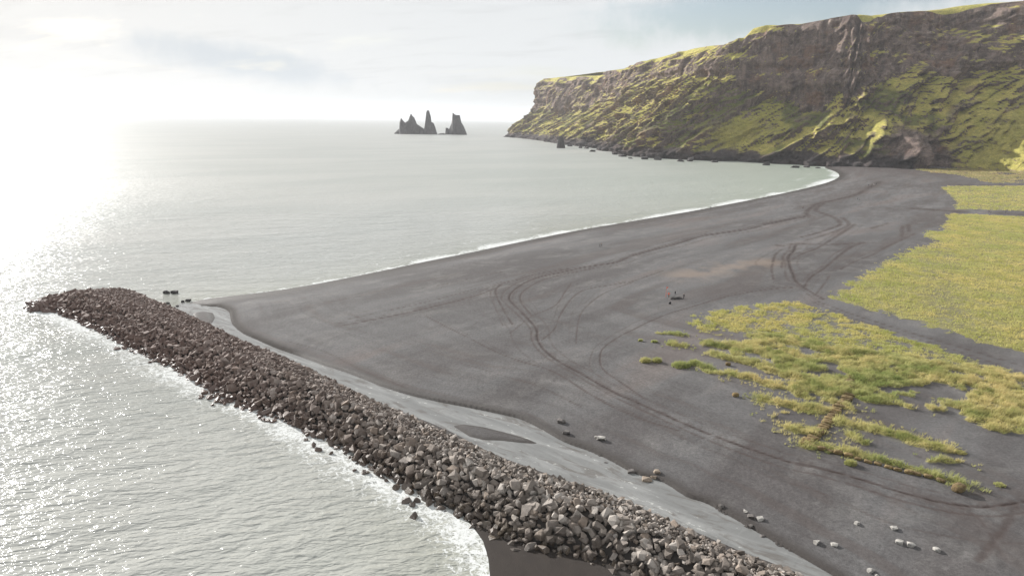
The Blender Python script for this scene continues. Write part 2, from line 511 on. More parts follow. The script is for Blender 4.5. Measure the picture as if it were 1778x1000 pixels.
az = np.arange(math.radians(-41), math.radians(54), 0.00155)
rr = radial_rows(36.0, 1250.0, 1.1, 0.20)
RA, AA = np.meshgrid(rr, az, indexing='ij')
X, Y = (RA * np.sin(AA)).ravel(), (RA * np.cos(AA)).ravel()
R0 = RA.ravel()
Z, DS, DR = beach_height(X, Y)
keep0 = Z > -1.2
track = np.zeros(X.shape)
rel = np.zeros(X.shape)
pix = (R0 ** 2 + CAM_H ** 2) / (CAM_H * 683.0)
wob = fbm(X / 1.3, Y / 1.3, 3, 77)
for line, wd, st in tracks:
    q, par = seg_dist(X, Y, line, maxd=max(6.0, wd * 5))
    hw = np.maximum(wd * 0.7, 0.25 * pix)
    fade = sstep(fbm(par * 0.7, par * 0 + wd * 100, 2, 5), 0.05, 0.35)
    k = np.exp(-(q / hw) ** 2) * st * (0.3 + 0.7 * fade) * (0.55 + 0.45 * sstep(fbm(X / 0.9, Y / 0.9, 2, 78), 0.25, 0.6)) * 1.15
    track = np.maximum(track, k)
    rel += st * fade * (-0.055 * np.exp(-(q / hw) ** 2) + 0.025 * np.exp(-((q - 2.0 * hw) / hw) ** 2)) * (0.5 + wob)
    halo = np.exp(-(q / (hw * 5 + 0.8)) ** 2) * st * 0.30 * fade
    track = np.maximum(track, 0.8 * halo * sstep(wob, 0.35, 0.7))
GD, LUMP = grass_density(X, Y)
dry = sstep(Z, 0.5, 1.1)
bumpy = dry * (0.10 * (fbm(X / 3.0, Y / 3.0, 3, 12) - 0.5) + 0.05 * (fbm(X / 0.7, Y / 0.7, 2, 13) - 0.5) * (R0 < 220))
Z = Z + np.clip(rel, -0.16, 0.12) * dry + bumpy + GD * (0.12 + 0.30 * LUMP) * sstep(fbm(X / 2.5, Y / 2.5, 2, 90), 0.2, 0.7)
# swept streaks left by wind and water, running along the shore
wet = np.maximum(1 - sstep(np.abs(DS) + 6 * (fbm(X / 25, Y / 25, 3, 21) - 0.5), 2, 13), np.where(DR > -60, 1 - sstep(-DR, 0.3, 2.6), 0))
wet = np.maximum(wet, (1 - sstep(X, 8, 16)) * (Y < 95) * (DS < 14) * (Z < 1.4))
q_rust, _ = seg_dist(X, Y, gpl([(1190, 478), (1230, 470), (1280, 462), (1330, 455)], 2.1), maxd=60)
pale = np.exp(-(q_rust / 7.0) ** 2) * sstep(fbm(X / 7, Y / 7, 3, 8), 0.3, 0.6)
# tide lines and wash marks: bands that run along the shore, and along the stream near it
outr = np.maximum(-DR, 0)
dsh = np.maximum(DS, 0)
warp = 4 * (fbm(X / 40, Y / 40, 3, 23) - 0.5)
al = X * 0.62 + Y * 0.785
bS = fbm((dsh + warp) / 3.4, al / 70, 4, 24, 0.6)
bR = fbm((outr + 0.5 * warp) / 2.2, (X * 0.785 - Y * 0.62) / 45, 4, 25, 0.6)
bM = fbm((dsh + 2.2 * warp) / 9.0, al / 110, 4, 26, 0.6)
wS, wR = np.exp(-dsh / 28.0), np.exp(-outr / 24.0)
band = (bS * wS + bR * wR * 1.4 + bM * 0.5) / (wS + wR * 1.4 + 0.5)
band = np.clip((band - 0.5) * (1.7 + 0.9 * np.maximum(wS, wR)) + 0.5, 0, 1)
Fq = grid_faces(len(rr), len(az), keep0)
V = np.stack([X, Y, Z], 1)
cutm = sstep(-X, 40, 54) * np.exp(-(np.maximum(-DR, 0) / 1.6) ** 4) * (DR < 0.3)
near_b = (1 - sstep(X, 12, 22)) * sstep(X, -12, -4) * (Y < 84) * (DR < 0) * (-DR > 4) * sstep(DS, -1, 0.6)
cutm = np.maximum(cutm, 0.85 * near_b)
for bpoly in bars:
    wet = wet * (1 - 0.7 * sstep(sdist(X, Y, bpoly), 0.2, 1.2))
V2, F2, A2 = compact(V, Fq, dict(track=track, grass=GD, wet=wet, band=band, pale=pale, cut=cutm))

m_sand, t, b = material('black_sand')
pos = t.new('ShaderNodeNewGeometry').outputs['Position']
n_big = t.noise(t.mapping(pos, (0.010, 0.05, 0.05), (0, 0, -0.85)), 1.0, 4, 0.55, 0.4)
n_mid = t.noise(t.mapping(pos, (0.10, 0.16, 0.3), (0, 0, -0.80)), 1.0, 5, 0.6, 0.5)
n_fine = t.noise(pos, 2.2, 5, 0.7)
n_grit = t.noise(pos, 9.0, 3, 0.8)
base = t.mix(t.ramp(n_big, 0.35, 0.65), (0.079, 0.072, 0.071), (0.118, 0.115, 0.115))
base = t.mix(t.ramp(n_mid, 0.46, 0.74, 0, 0.6), base, (0.155, 0.147, 0.141))
base = t.mix(t.ramp(n_big, 0.52, 0.70, 0, 0.55), base, (0.122, 0.094, 0.084))
base = t.mix(1.0, base, t.ramp(n_fine, 0.25, 0.75, 0.66, 1.34, False), 'MULTIPLY')
base = t.mix(1.0, base, t.ramp(n_grit, 0.25, 0.75, 0.60, 1.40, False), 'MULTIPLY')
base = t.mix(1.0, base, t.ramp(t.attr('band'), 0.15, 0.85, 0.86, 1.16, False), 'MULTIPLY')
base = t.mix(t.ramp(t.attr('band'), 0.45, 0.2, 0, 0.3), base, (0.100, 0.078, 0.071))
speck = t.ramp(t.noise(pos, 4.5, 2, 0.9), 0.70, 0.76)
base = t.mix(t.math('MULTIPLY', speck, 0.5), base, (0.26, 0.25, 0.23))
base = t.mix(t.math('MULTIPLY', t.attr('pale'), 0.55), base, (0.24, 0.185, 0.145))
base = t.mix(t.ramp(t.attr('track'), 0.02, 0.35, 0, 0.4), base, (0.085, 0.060, 0.052))
base = t.mix(t.math('MULTIPLY', t.attr('track'), 0.9), base, (0.024, 0.015, 0.013))
base = t.mix(t.math('MULTIPLY', t.attr('wet'), 0.88), base, (0.040, 0.033, 0.029))
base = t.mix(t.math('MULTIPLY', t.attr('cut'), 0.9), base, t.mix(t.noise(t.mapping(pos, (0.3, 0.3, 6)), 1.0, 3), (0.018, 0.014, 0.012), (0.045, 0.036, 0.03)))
thatch = t.mix(n_fine, (0.15, 0.145, 0.045), (0.34, 0.30, 0.11))
base = t.mix(t.math('MULTIPLY', t.ramp(t.attr('grass'), 0.15, 0.8), t.ramp(n_fine, 0.3, 0.55)), base, thatch)
t.put(b.inputs['Base Color'], base)
t.put(b.inputs['Roughness'], t.ramp(t.math('SUBTRACT', t.attr('wet'), t.attr('cut')), 0.2, 1.0, 0.90, 0.68))
b.inputs['Specular IOR Level'].default_value = 0.22
t.put(b.inputs['Normal'], t.bump(t.math('ADD', n_grit, n_fine), 0.55, 0.12))
beach = link('beach', mesh_from('beach', V2, F2, True, A2), m_sand, kind='structure')

# ------------------------------------------------------------------ the sea
sea_toe_px = [(48, 527), (110, 550), (180, 583), (240, 615), (310, 650), (400, 700), (460, 722), (520, 747), (580, 778), (640, 815), (700, 850), (760, 885), (820, 915), (870, 945), (940, 972), (1000, 988), (1060, 1010), (1180, 1070), (1330, 1150)]
sea_toe = smooth_line(gpl(sea_toe_px, 0.0), 3)
azs = np.arange(math.radians(-75), math.radians(48), 0.0042)
rs = radial_rows(28.0, 420.0, 2.0, 0.4)
rs = np.concatenate([rs, np.geomspace(rs[-1] * 1.012, 26000, 170)])
RA, AA = np.meshgrid(rs, azs, indexing='ij')
X, Y = (RA * np.sin(AA)).ravel(), (RA * np.cos(AA)).ravel()
ds = sdist(X, Y, land_poly)
keep = ds < 14
amp = np.clip((-ds) / 25.0, 0.12, 1.0)
wx, wy = X * 0.85 + Y * 0.53, -X * 0.53 + Y * 0.85
Zs = amp * (0.34 * (fbm(wx / 26, wy / 11, 2, 200) - 0.5) + 0.30 * (fbm(wx / 8, wy / 3.6, 3, 210) - 0.5)) * np.exp(-RA.ravel() / 900.0)
d_bay, p_bay = seg_dist(X, Y, bay_shore)
d_toe, p_toe = seg_dist(X, Y, sea_toe)
d_near, _ = seg_dist(X, Y, near_shore)
fn = p_bay / (len(bay_shore) - 1)
fw = 1.2 * np.interp(fn, [0, 0.2, 0.35, 0.5, 0.62, 0.75, 0.9, 1.0], [1.0, 2.0, 6.0, 9.0, 10.0, 12, 14, 11])
wv = fbm(X / 14 + Y / 14, Y / 30 - X / 30, 3, 220)
along = fbm(fn * 55, d_bay * 0.02, 3, 221)
wv2 = fbm(X / 5, Y / 5, 2, 222)
foam = (1 - sstep(d_bay, fw * (0.10 + 0.35 * wv), fw * (0.35 + 1.0 * along))) * (0.42 + 0.55 * sstep(along, 0.3, 0.65) + 0.25 * (wv2 - 0.5))
foam = np.maximum(foam, 0.8 * np.exp(-((d_bay - fw * (0.12 + 0.15 * along)) / (fw * 0.12 + 0.25)) ** 2))
# broken breaker lines further out
foam = np.maximum(foam, 0.62 * np.exp(-((d_bay - fw * (1.35 + 0.5 * along)) / (fw * 0.13 + 0.2)) ** 2) * sstep(along, 0.42, 0.58) * (fn > 0.2))
foam = np.maximum(foam, 0.5 * np.exp(-((d_bay - fw * (2.5 + 0.7 * wv)) / (fw * 0.15)) ** 2) * sstep(wv, 0.52, 0.66) * (fn > 0.3))
foam = np.maximum(foam, (1 - sstep(d_toe, 0.5, 5.0 + 11.0 * wv)) * (0.55 + 0.55 * wv))
foam = np.maximum(foam, (1 - sstep(d_near, 0.8, 5 + 9.0 * wv)) * (0.62 + 0.35 * wv2 + 0.25 * (wv - 0.5)))
foam = np.where(Y > 700, np.maximum(foam, 0), foam)
Fq = grid_faces(len(rs), len(azs), keep)
V2, F2, A2 = compact(np.stack([X, Y, Zs], 1), Fq, dict(foam=foam, open=sstep(RA.ravel(), 120, 560), bay=sstep(fn, 0.45, 0.9) * np.exp(-d_bay / 180.0), shallow=np.exp(-np.minimum(d_bay, d_near) / np.maximum(fw * 2.2, 12))))
m_sea, t, b = material('sea_water')
pos = t.new('ShaderNodeNewGeometry').outputs['Position']
w1 = t.noise(t.mapping(pos, (0.34, 0.80, 0.5), (0, 0, -0.22)), 1.0, 2, 0.5, 0.5)
w2 = t.noise(t.mapping(pos, (1.0, 2.0, 1.5), (0, 0, -0.05)), 1.0, 2, 0.5, 0.4)
w0 = t.noise(t.mapping(pos, (0.05, 0.14, 0.1), (0, 0, -0.3)), 1.0, 3, 0.55, 0.3)
hgt = t.math('ADD', t.math('MULTIPLY', w1, 1.0), t.math('MULTIPLY', w2, 0.38))
hgt = t.math('ADD', hgt, t.math('MULTIPLY', w0, 2.0))
nrm = t.bump(hgt, 1.0, 0.48)
murk = t.noise(t.mapping(pos, (0.004, 0.014, 0.01), (0, 0, -0.6)), 1.0, 4, 0.55, 0.6)
wc = t.mix(t.ramp(murk, 0.35, 0.65), (0.31, 0.318, 0.296), (0.36, 0.36, 0.335))
wc = t.mix(t.math('MULTIPLY', t.attr('shallow'), 0.55), wc, (0.26, 0.262, 0.205))
wc = t.mix(t.math('MULTIPLY', t.attr('bay'), 0.8), wc, (0.27, 0.315, 0.255))
t.put(b.inputs['Base Color'], wc)
t.put(b.inputs['Roughness'], t.ramp(t.attr('open'), 0.0, 1.0, 0.075, 0.40, False))
b.inputs['IOR'].default_value = 1.333
t.put(b.inputs['Normal'], nrm)
wrp = t.new('ShaderNodeVectorMath', operation='SCALE')
t.put(wrp.inputs[0], t.noise(pos, 0.5, 4, 0.65, 0, True))
wrp.inputs['Scale'].default_value = 2.6
lv = t.vec('ADD', pos, wrp.outputs[0])
la = t.math('ABSOLUTE', t.math('SUBTRACT', t.noise(lv, 0.55, 3, 0.5), 0.5))
lb = t.math('ABSOLUTE', t.math('SUBTRACT', t.noise(lv, 1.7, 3, 0.55), 0.5))
l1 = t.math('ADD', t.math('MULTIPLY', t.ramp(la, 0.0, 0.06, 1.0, 0.0), 0.6), t.math('MULTIPLY', t.ramp(lb, 0.0, 0.09, 1.0, 0.0), 0.45))
fnz = t.noise(pos, 1.4, 5, 0.7)
fm = t.attr('foam')
web = t.math('MULTIPLY', t.math('ADD', t.math('MULTIPLY', l1, 0.7), fnz), 0.75)
fmask = t.ramp(t.math('ADD', fm, t.math('MULTIPLY', t.math('SUBTRACT', web, 0.62), 1.1)), 0.40, 0.85)
fmask = t.math('MULTIPLY', fmask, t.ramp(fm, 0.02, 0.12))
foamb = t.new('ShaderNodeBsdfDiffuse')
foamb.inputs[0].default_value = (0.62, 0.63, 0.62, 1)
t.put(foamb.inputs['Normal'], t.bump(fnz, 0.5, 0.2))
mixs = t.new('ShaderNodeMixShader')
t.put(mixs.inputs[0], fmask)
t.t.links.new(b.outputs[0], mixs.inputs[1])
t.t.links.new(foamb.outputs[0], mixs.inputs[2])
out = [nd for nd in t.n if nd.bl_idname == 'ShaderNodeOutputMaterial'][0]
t.t.links.new(mixs.outputs[0], out.inputs[0])
link('sea', mesh_from('sea', V2, F2, True, A2), m_sea, kind='structure')

# ------------------------------------------------------------------ the stream along the breakwater
nseg = 240


def resample(line, n):
    d = np.r_[0, np.cumsum(np.linalg.norm(np.diff(line, axis=0), axis=1))]
    s = np.linspace(0, d[-1], n)
    return np.stack([np.interp(s, d, line[:, 0]), np.interp(s, d, line[:, 1])], 1)


Lr, Ll = resample(bank_r, nseg), resample(bank_l, nseg)
nc = 14
tt = np.linspace(-0.18, 1.18, nc)[None, :, None]
P = Lr[:, None, :] * (1 - tt) + Ll[:, None, :] * tt
zz = np.full((nseg, nc), RIV_Z)
zz -= (1 - sstep(np.arange(nseg) / nseg, 0.0, 0.06))[:, None] * 0.45
m_riv, t, b = material('stream_water')
pos = t.new('ShaderNodeNewGeometry').outputs['Position']
rp = t.noise(t.mapping(pos, (1.6, 1.0, 1), (0, 0, 0.66)), 1.0, 4, 0.6, 0.5)
rb = t.noise(t.mapping(pos, (0.07, 0.40, 0.2), (0, 0, 0.66)), 1.0, 4, 0.6, 0.5)
t.put(b.inputs['Base Color'], t.mix(t.ramp(rb, 0.35, 0.68), (0.165, 0.165, 0.160), (0.245, 0.245, 0.238)))
b.inputs['Roughness'].default_value = 0.10
b.inputs['IOR'].default_value = 1.333
t.put(b.inputs['Normal'], t.bump(rp, 0.5, 0.10))
bedc = t.noise(t.mapping(pos, (0.16, 0.5, 0.3), (0, 0, 0.66)), 1.0, 5, 0.65, 0.8)
t.put(b.inputs['Base Color'], t.mix(t.ramp(bedc, 0.50, 0.66, 0, 0.75), b.inputs['Base Color'].links[0].from_socket, (0.105, 0.093, 0.082)))
riffle = t.ramp(t.math('ADD', t.noise(t.mapping(pos, (0.7, 1.3, 1), (0, 0, 0.5)), 1.0, 5, 0.7), t.math('MULTIPLY', rb, 0.35)), 0.80, 0.86)
t.put(b.inputs['Base Color'], t.mix(t.math('MULTIPLY', riffle, 0.6), b.inputs['Base Color'].links[0].from_socket, (0.5, 0.5, 0.47)))
link('stream', mesh_from('stream', np.dstack([P, zz]).reshape(-1, 3), grid_faces(nseg, nc), True), m_riv, kind='structure')

# ------------------------------------------------------------------ the cliff
base_px = [(2150, 318), (1950, 305), (1860, 300), (1778, 297), (1690, 293), (1600, 292), (1540, 292), (1480, 290), (1430, 288), (1380, 285), (1300, 280), (1200, 277),
           (1130, 273), (1090, 268), (1060, 262), (1020, 255), (980, 250), (940, 243.5), (905, 239.6), (882, 237.4)]
setb = [190, 185, 180, 180, 175, 165, 160, 155, 150, 150, 150, 150, 150, 150, 150, 150, 145, 135, 122, 112]
crest_px = np.array([(700, 140), (945, 137), (960, 136), (1000, 134), (1040, 132), (1052, 124), (1085, 120), (1100, 111), (1130, 103), (1160, 95), (1190, 87), (1230, 81),
                     (1260, 78), (1285, 66), (1300, 51), (1320, 46), (1400, 41), (1450, 31), (1480, 26), (1520, 27), (1560, 22), (1600, 19), (1640, 17), (1680, 10),
                     (1720, 5), (1778, 2), (1900, -12), (2200, -25)], float)
B = gpl(base_px, 1.0)
nb = len(B)
tang = np.gradient(B, axis=0)
tang /= np.linalg.norm(tang, axis=1)[:, None]
inl = np.stack([tang[:, 1], -tang[:, 0]], 1)                # inland, to the right of the leftward run
for _ in range(3):
    inl[1:-1] = (inl[:-2] + 2 * inl[1:-1] + inl[2:]) / 4
inl /= np.linalg.norm(inl, axis=1)[:, None]
inl[-1] = (0.95, 0.31)
C = B + inl * np.array(setb)[:, None]
T, K = B[-1], C[-1]
B = np.vstack([B, T + (18, 70), T + (90, 160), T + (300, 260), T + (700, 330)])
C = np.vstack([C, K + (14, 18), K + (50, 34), K + (230, 80), K + (560, 120)])
nu, nv = 1040, 250
Bs, Cs = smooth_line(B, 12), smooth_line(C, 12)
arc = np.r_[0, np.cumsum(np.linalg.norm(np.diff(Bs, axis=0), axis=1))]
# more columns where the cliff is near, fewer at the far headland
su = np.linspace(0, 1, nu) ** 1.15 * arc[-1]
Bu = np.stack([np.interp(su, arc, Bs[:, 0]), np.interp(su, arc, Bs[:, 1])], 1)
Cu = np.stack([np.interp(su, arc, Cs[:, 0]), np.interp(su, arc, Cs[:, 1])], 1)
hC = np.full(nu, 180.0)
for _ in range(6):
    px, py, dp = project(np.c_[Cu, hC])
    want = np.interp(px, crest_px[:, 0], crest_px[:, 1])
    hC = hC + (py - want) * dp / FPX / CU[2]
it = np.argmin(np.hypot(Cu[:, 0] - K[0], Cu[:, 1] - K[1]))
hC[it:] = hC[max(it - 6, 0)] + 0.02 * (su[it:] - su[it])
hC = np.clip(hC, 120, 300)
vv = np.linspace(0, 1, nv)
pxb = project(np.c_[Bu, np.zeros(nu)])[0]
# share of the height taken by the grass slope below the rock face
slope_h = np.interp(pxb, [880, 930, 1000, 1100, 1200, 1280, 1350, 1450, 1550, 1620, 1700, 1800], [0.45, 0.42, 0.60, 0.72, 0.62, 0.48, 0.40, 0.36, 0.44, 0.60, 0.58, 0.55])
slope_h = slope_h + 0.20 * (fbm(su / 60, su * 0, 3, 300) - 0.5)
VV, SU = np.meshgrid(vv, su)
SH = slope_h[:, None] + 0.05 * (fbm(SU / 14, VV * 4, 2, 305) - 0.5)
vt = 0.86                                             # rows up to the brink; the rest is plateau
a = np.clip(VV / vt, 0, 1)
o_slope = 0.74
oo = np.where(a < SH, o_slope * (a / SH) ** 0.95, o_slope + (1 - o_slope) * ((a - SH) / (1 - SH)) ** 1.15)
zz = a * hC[:, None]
plate = np.clip((VV - vt) / (1 - vt), 0, 1)
dirn = Cu - Bu
slen = np.linalg.norm(dirn, axis=1)
dirn = dirn / slen[:, None]
off = oo * slen[:, None] + plate ** 1.6 * 420.0
rim = 11.0 * sstep(fbm(SU / 55, SU * 0, 3, 311), 0.32, 0.62)
zz = zz + rim * (sstep(plate, 0.0, 0.14) - 0.85 * sstep(a, 0.5, 1.0)) + plate * 10.0 * fbm(SU / 90, plate * 3, 2, 310) + plate ** 1.5 * 12
pxu_ = np.broadcast_to(pxb[:, None], zz.shape)
# relief: big spurs, slanting ridges, columns in the rock face, small knobs
rockf = sstep(a - SH, -0.02, 0.06) * (1 - sstep(plate, 0.0, 0.03))
grow = sstep(a, 0.0, 0.10)
fadeT = 1 - sstep(a, 0.93, 1.0)
sl = SU + 0.85 * zz
big = (ridged(sl / 150 + 0.3, zz / 260 + SU / 900, 3, 320) - 0.55) * 34 * (0.3 + 0.7 * grow)
mids = (ridged(sl / 42, zz / 90, 4, 330) - 0.55) * 22 * (1 - 0.35 * rockf)
smal = (ridged(sl / 13 + fbm(SU / 20, zz / 20, 2, 345), zz / 24, 3, 340) - 0.55) * 13 * (1 - 0.5 * rockf)
knob = (fbm(SU / 5.0, zz / 5.0, 3, 350) - 0.5) * 5.5 + (ridged((SU + 1.3 * zz) / 7.0, zz / 10.0, 3, 352) - 0.5) * 5.0 * (1 - 0.5 * rockf)
colm = (ridged(SU / 11, zz / 120, 4, 360) - 0.5) * 9 * rockf + (ridged(SU / 36, zz / 200, 2, 366) - 0.5) * 14 * rockf
ledge = (vnoise(SU / 90, zz / 11 + 0.8 * fbm(SU / 50, zz / 40, 2, 371), 370) - 0.5) * 11 * rockf
right = sstep(pxu_, 1330, 1480)
outc = sstep(ridged((SU + 0.9 * zz) / 22, zz / 75, 3, 353), 0.66, 0.86) * (1 - rockf) * sstep(a, 0.05, 0.12)
smal = smal * (1 + 0.7 * right); knob = knob * (1 + 0.6 * right)
relf = (9 * outc + big + mids + smal + knob + colm + ledge) * (0.25 + 0.75 * fadeT) * (1 - sstep(plate, 0, 0.05))
# rounded rock buttress by the beach with a hollow to its right, and the lit spur at the right edge
pxu = np.broadcast_to(pxb[:, None], zz.shape)
butt = np.exp(-((pxu - 1585) / 34) ** 2) * np.exp(-((zz - 16) / 24) ** 2) * 36
holl = np.exp(-((pxu - 1625) / 26) ** 2) * np.exp(-((zz - 8) / 26) ** 2) * -30
spur = sstep(pxu, 1600, 1790) * np.maximum(0, 95 - zz) * 1.0 
foot = (1 - sstep(a, 0.0, 0.09)) * (ridged(SU / 16, zz / 9, 4, 380) - 0.3) * 16 * (pxu < 1560)
def spur_ridge(p0, a0, p1, a1, wd, hgt):
    pc = p1 + (p0 - p1) * np.clip((a - a1) / (a0 - a1), 0, 1) + 26 * (fbm(a * 9, a * 0 + p0, 3, 395) - 0.5)
    q_ = (pxu - pc) / wd
    return hgt * np.maximum(0, 1 - np.abs(q_)) ** 1.3 * sstep(a, a1 - 0.06, a1 + 0.02) * (1 - sstep(a, a0 - 0.08, a0 + 0.03))
spurs = (spur_ridge(1540, 0.52, 1330, 0.04, 44, 34) + spur_ridge(1650, 0.66, 1500, 0.10, 40, 34) + spur_ridge(1720, 0.80, 1640, 0.34, 26, 26)
         + spur_ridge(1190, 0.62, 1090, 0.05, 26, 20) + spur_ridge(1290, 0.60, 1170, 0.06, 26, 20) + spur_ridge(1060, 0.7, 1010, 0.1, 16, 24) + spur_ridge(1400, 0.40, 1320, 0.15, 24, 16))
relf = relf + spurs * 0.62 * (0.35 + 1.3 * ridged(sl / 20, zz / 16, 3, 397))
fanm = np.clip(spur / 30, 0, 1)
relf = (relf * (1 - 0.15 * fanm)) + butt + holl + spur + foot
off2 = off - relf
GX = Bu[:, None, 0] + dirn[:, None, 0] * off2
GY = Bu[:, None, 1] + dirn[:, None, 1] * off2
GZ = zz - 6 * (1 - sstep(a, 0, 0.03)) + (fbm(SU / 22, off / 22, 3, 390) - 0.5) * 5 * sstep(a, 0.05, 0.2) * fadeT + plate * 3 * (fbm(SU / 15, off / 15, 3, 391) - 0.5)
P = np.dstack([GX, GY, GZ])
du = np.gradient(P, axis=0); dv = np.gradient(P, axis=1)
N = np.cross(du, dv)
N /= np.linalg.norm(N, axis=2)[..., None] + 1e-9
if np.mean(N[..., 2]) < 0: N = -N
nz = N[..., 2]
gn = fbm(SU / 18, zz / 12, 4, 400)
gn2 = fbm(SU / 70, zz / 50, 3, 410)
fan = sstep(fbm(SU / 30 + 0.5, zz / 60, 3, 415), 0.42, 0.62)
grass = sstep(nz + 0.55 * (gn - 0.5) + 0.35 * (gn2 - 0.5) - (0.46 + 0.16 * sstep(pxu, 1180, 1300)) * rockf, 0.16, 0.46)
grass = np.maximum(grass, sstep(plate, 0.0, 0.02))
grass *= sstep(zz + 16 * (gn - 0.5), 8, 20) * (pxu < 1560) + (pxu >= 1560)
grass = grass * (1 - 0.55 * outc * sstep(gn, 0.4, 0.6))
grass *= 1 - np.clip(butt / 14, 0, 1)
grass *= np.clip(1 + holl / 16, 0, 1)
scrub = sstep(fbm(SU / 45, zz / 28, 4, 420) + 0.25 * np.exp(-((pxu - 1150) / 110) ** 2) - 0.12 * sstep(a, 0.35, 0.7), 0.56, 0.66) * (1 - rockf) * (1 - sstep(a, 0.45, 0.75))
scrub = np.where(pxu > 1640, scrub * 0.4, scrub)
lime = np.exp(-((pxu - 1255) / 45) ** 2) * np.exp(-((a - 0.20) / 0.10) ** 2)
lime = np.maximum(lime, sstep(spur, 6, 40) * 0.45)
grass = np.maximum(grass, lime)
scrub = scrub * (1 - lime)
relv = np.clip(0.5 + (mids + smal) / 18.0, 0, 1)
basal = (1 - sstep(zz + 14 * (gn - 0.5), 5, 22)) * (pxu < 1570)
flat = lambda q: np.ascontiguousarray(q).ravel()
m_cliff, t, b = material('cliff_rock_and_grass')
geo = t.new('ShaderNodeNewGeometry')
pos = geo.outputs['Position']
nA = t.noise(t.mapping(pos, (1, 1, 0.25)), 0.09, 6, 0.65)
nB = t.noise(pos, 0.035, 5, 0.6)
nC = t.noise(pos, 0.28, 5, 0.7)
strk = t.noise(t.mapping(pos, (0.16, 0.16, 0.018)), 1.0, 4, 0.6)
rock = t.mix(t.ramp(nA, 0.32, 0.68), (0.118, 0.084, 0.074), (0.275, 0.205, 0.172))
rock = t.mix(t.ramp(strk, 0.55, 0.72, 0, 0.75), rock, (0.36, 0.29, 0.25))
rock = t.mix(t.ramp(strk, 0.45, 0.30, 0, 0.7), rock, (0.065, 0.045, 0.040))
rock = t.mix(t.ramp(nB, 0.52, 0.68, 0, 0.55), rock, (0.27, 0.145, 0.085))
rock = t.mix(t.ramp(nC, 0.52, 0.70, 0, 0.5), rock, (0.185, 0.160, 0.070))
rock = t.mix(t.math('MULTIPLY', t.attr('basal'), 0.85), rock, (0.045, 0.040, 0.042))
gr = t.mix(t.ramp(nB, 0.36, 0.62), (0.42, 0.385, 0.092), (0.58, 0.49, 0.14))
gr = t.mix(t.ramp(nC, 0.42, 0.72, 0, 0.75), gr, (0.235, 0.225, 0.060))
gr = t.mix(t.ramp(nA, 0.55, 0.75, 0, 0.55), gr, (0.42, 0.335, 0.13))
gr = t.mix(t.math('MULTIPLY', t.attr('scrub'), 0.75), gr, t.mix(nC, (0.035, 0.055, 0.020), (0.10, 0.125, 0.04)))
gr = t.mix(t.math('MULTIPLY', t.attr('lime'), 0.75), gr, t.mix(nC, (0.30, 0.27, 0.06), (0.42, 0.355, 0.095)))
gm = t.math('ADD', t.attr('grass'), t.math('MULTIPLY', t.math('SUBTRACT', nC, 0.5), 0.7))
nD = t.noise(pos, 0.75, 4, 0.75)
nE = t.noise(t.mapping(pos, (1, 1, 2.2)), 0.16, 5, 0.7)
cc = t.mix(t.ramp(gm, 0.22, 0.78), rock, gr)
cc = t.mix(1.0, cc, t.ramp(nD, 0.28, 0.72, 0.62, 1.42, False), 'MULTIPLY')
cc = t.mix(1.0, cc, t.ramp(nE, 0.30, 0.70, 0.75, 1.25, False), 'MULTIPLY')
t.put(b.inputs['Base Color'], cc)
b.inputs['Roughness'].default_value = 0.9
b.inputs['Specular IOR Level'].default_value = 0.2
t.put(b.inputs['Normal'], t.bump(t.math('ADD', nA, t.math('ADD', t.math('MULTIPLY', nC, 0.9), t.math('MULTIPLY', t.noise(pos, 0.75, 3, 0.7), 0.25))), 1.0, 5.0))
link('cliff', mesh_from('cliff', P.reshape(-1, 3), grid_faces(nu, nv), True,
     dict(grass=flat(grass), scrub=flat(scrub), lime=flat(lime), basal=flat(basal))), m_cliff, kind='structure')

# ------------------------------------------------------------------ sea stacks
m_stack, t, b = material('dark_basalt')
pos = t.new('ShaderNodeNewGeometry').outputs['Position']
nA = t.noise(t.mapping(pos, (1, 1, 0.35)), 0.16, 6, 0.65)
nB = t.noise(pos, 0.6, 4, 0.7)
c = t.mix(t.ramp(nA, 0.3, 0.7), (0.032, 0.028, 0.028), (0.085, 0.075, 0.072))
c = t.mix(t.ramp(nB, 0.55, 0.75, 0, 0.5), c, (0.10, 0.095, 0.065))
t.put(b.inputs['Base Color'], c)
b.inputs['Roughness'].default_value = 0.85
t.put(b.inputs['Normal'], t.bump(t.math('ADD', nA, nB), 0.9, 2.0))


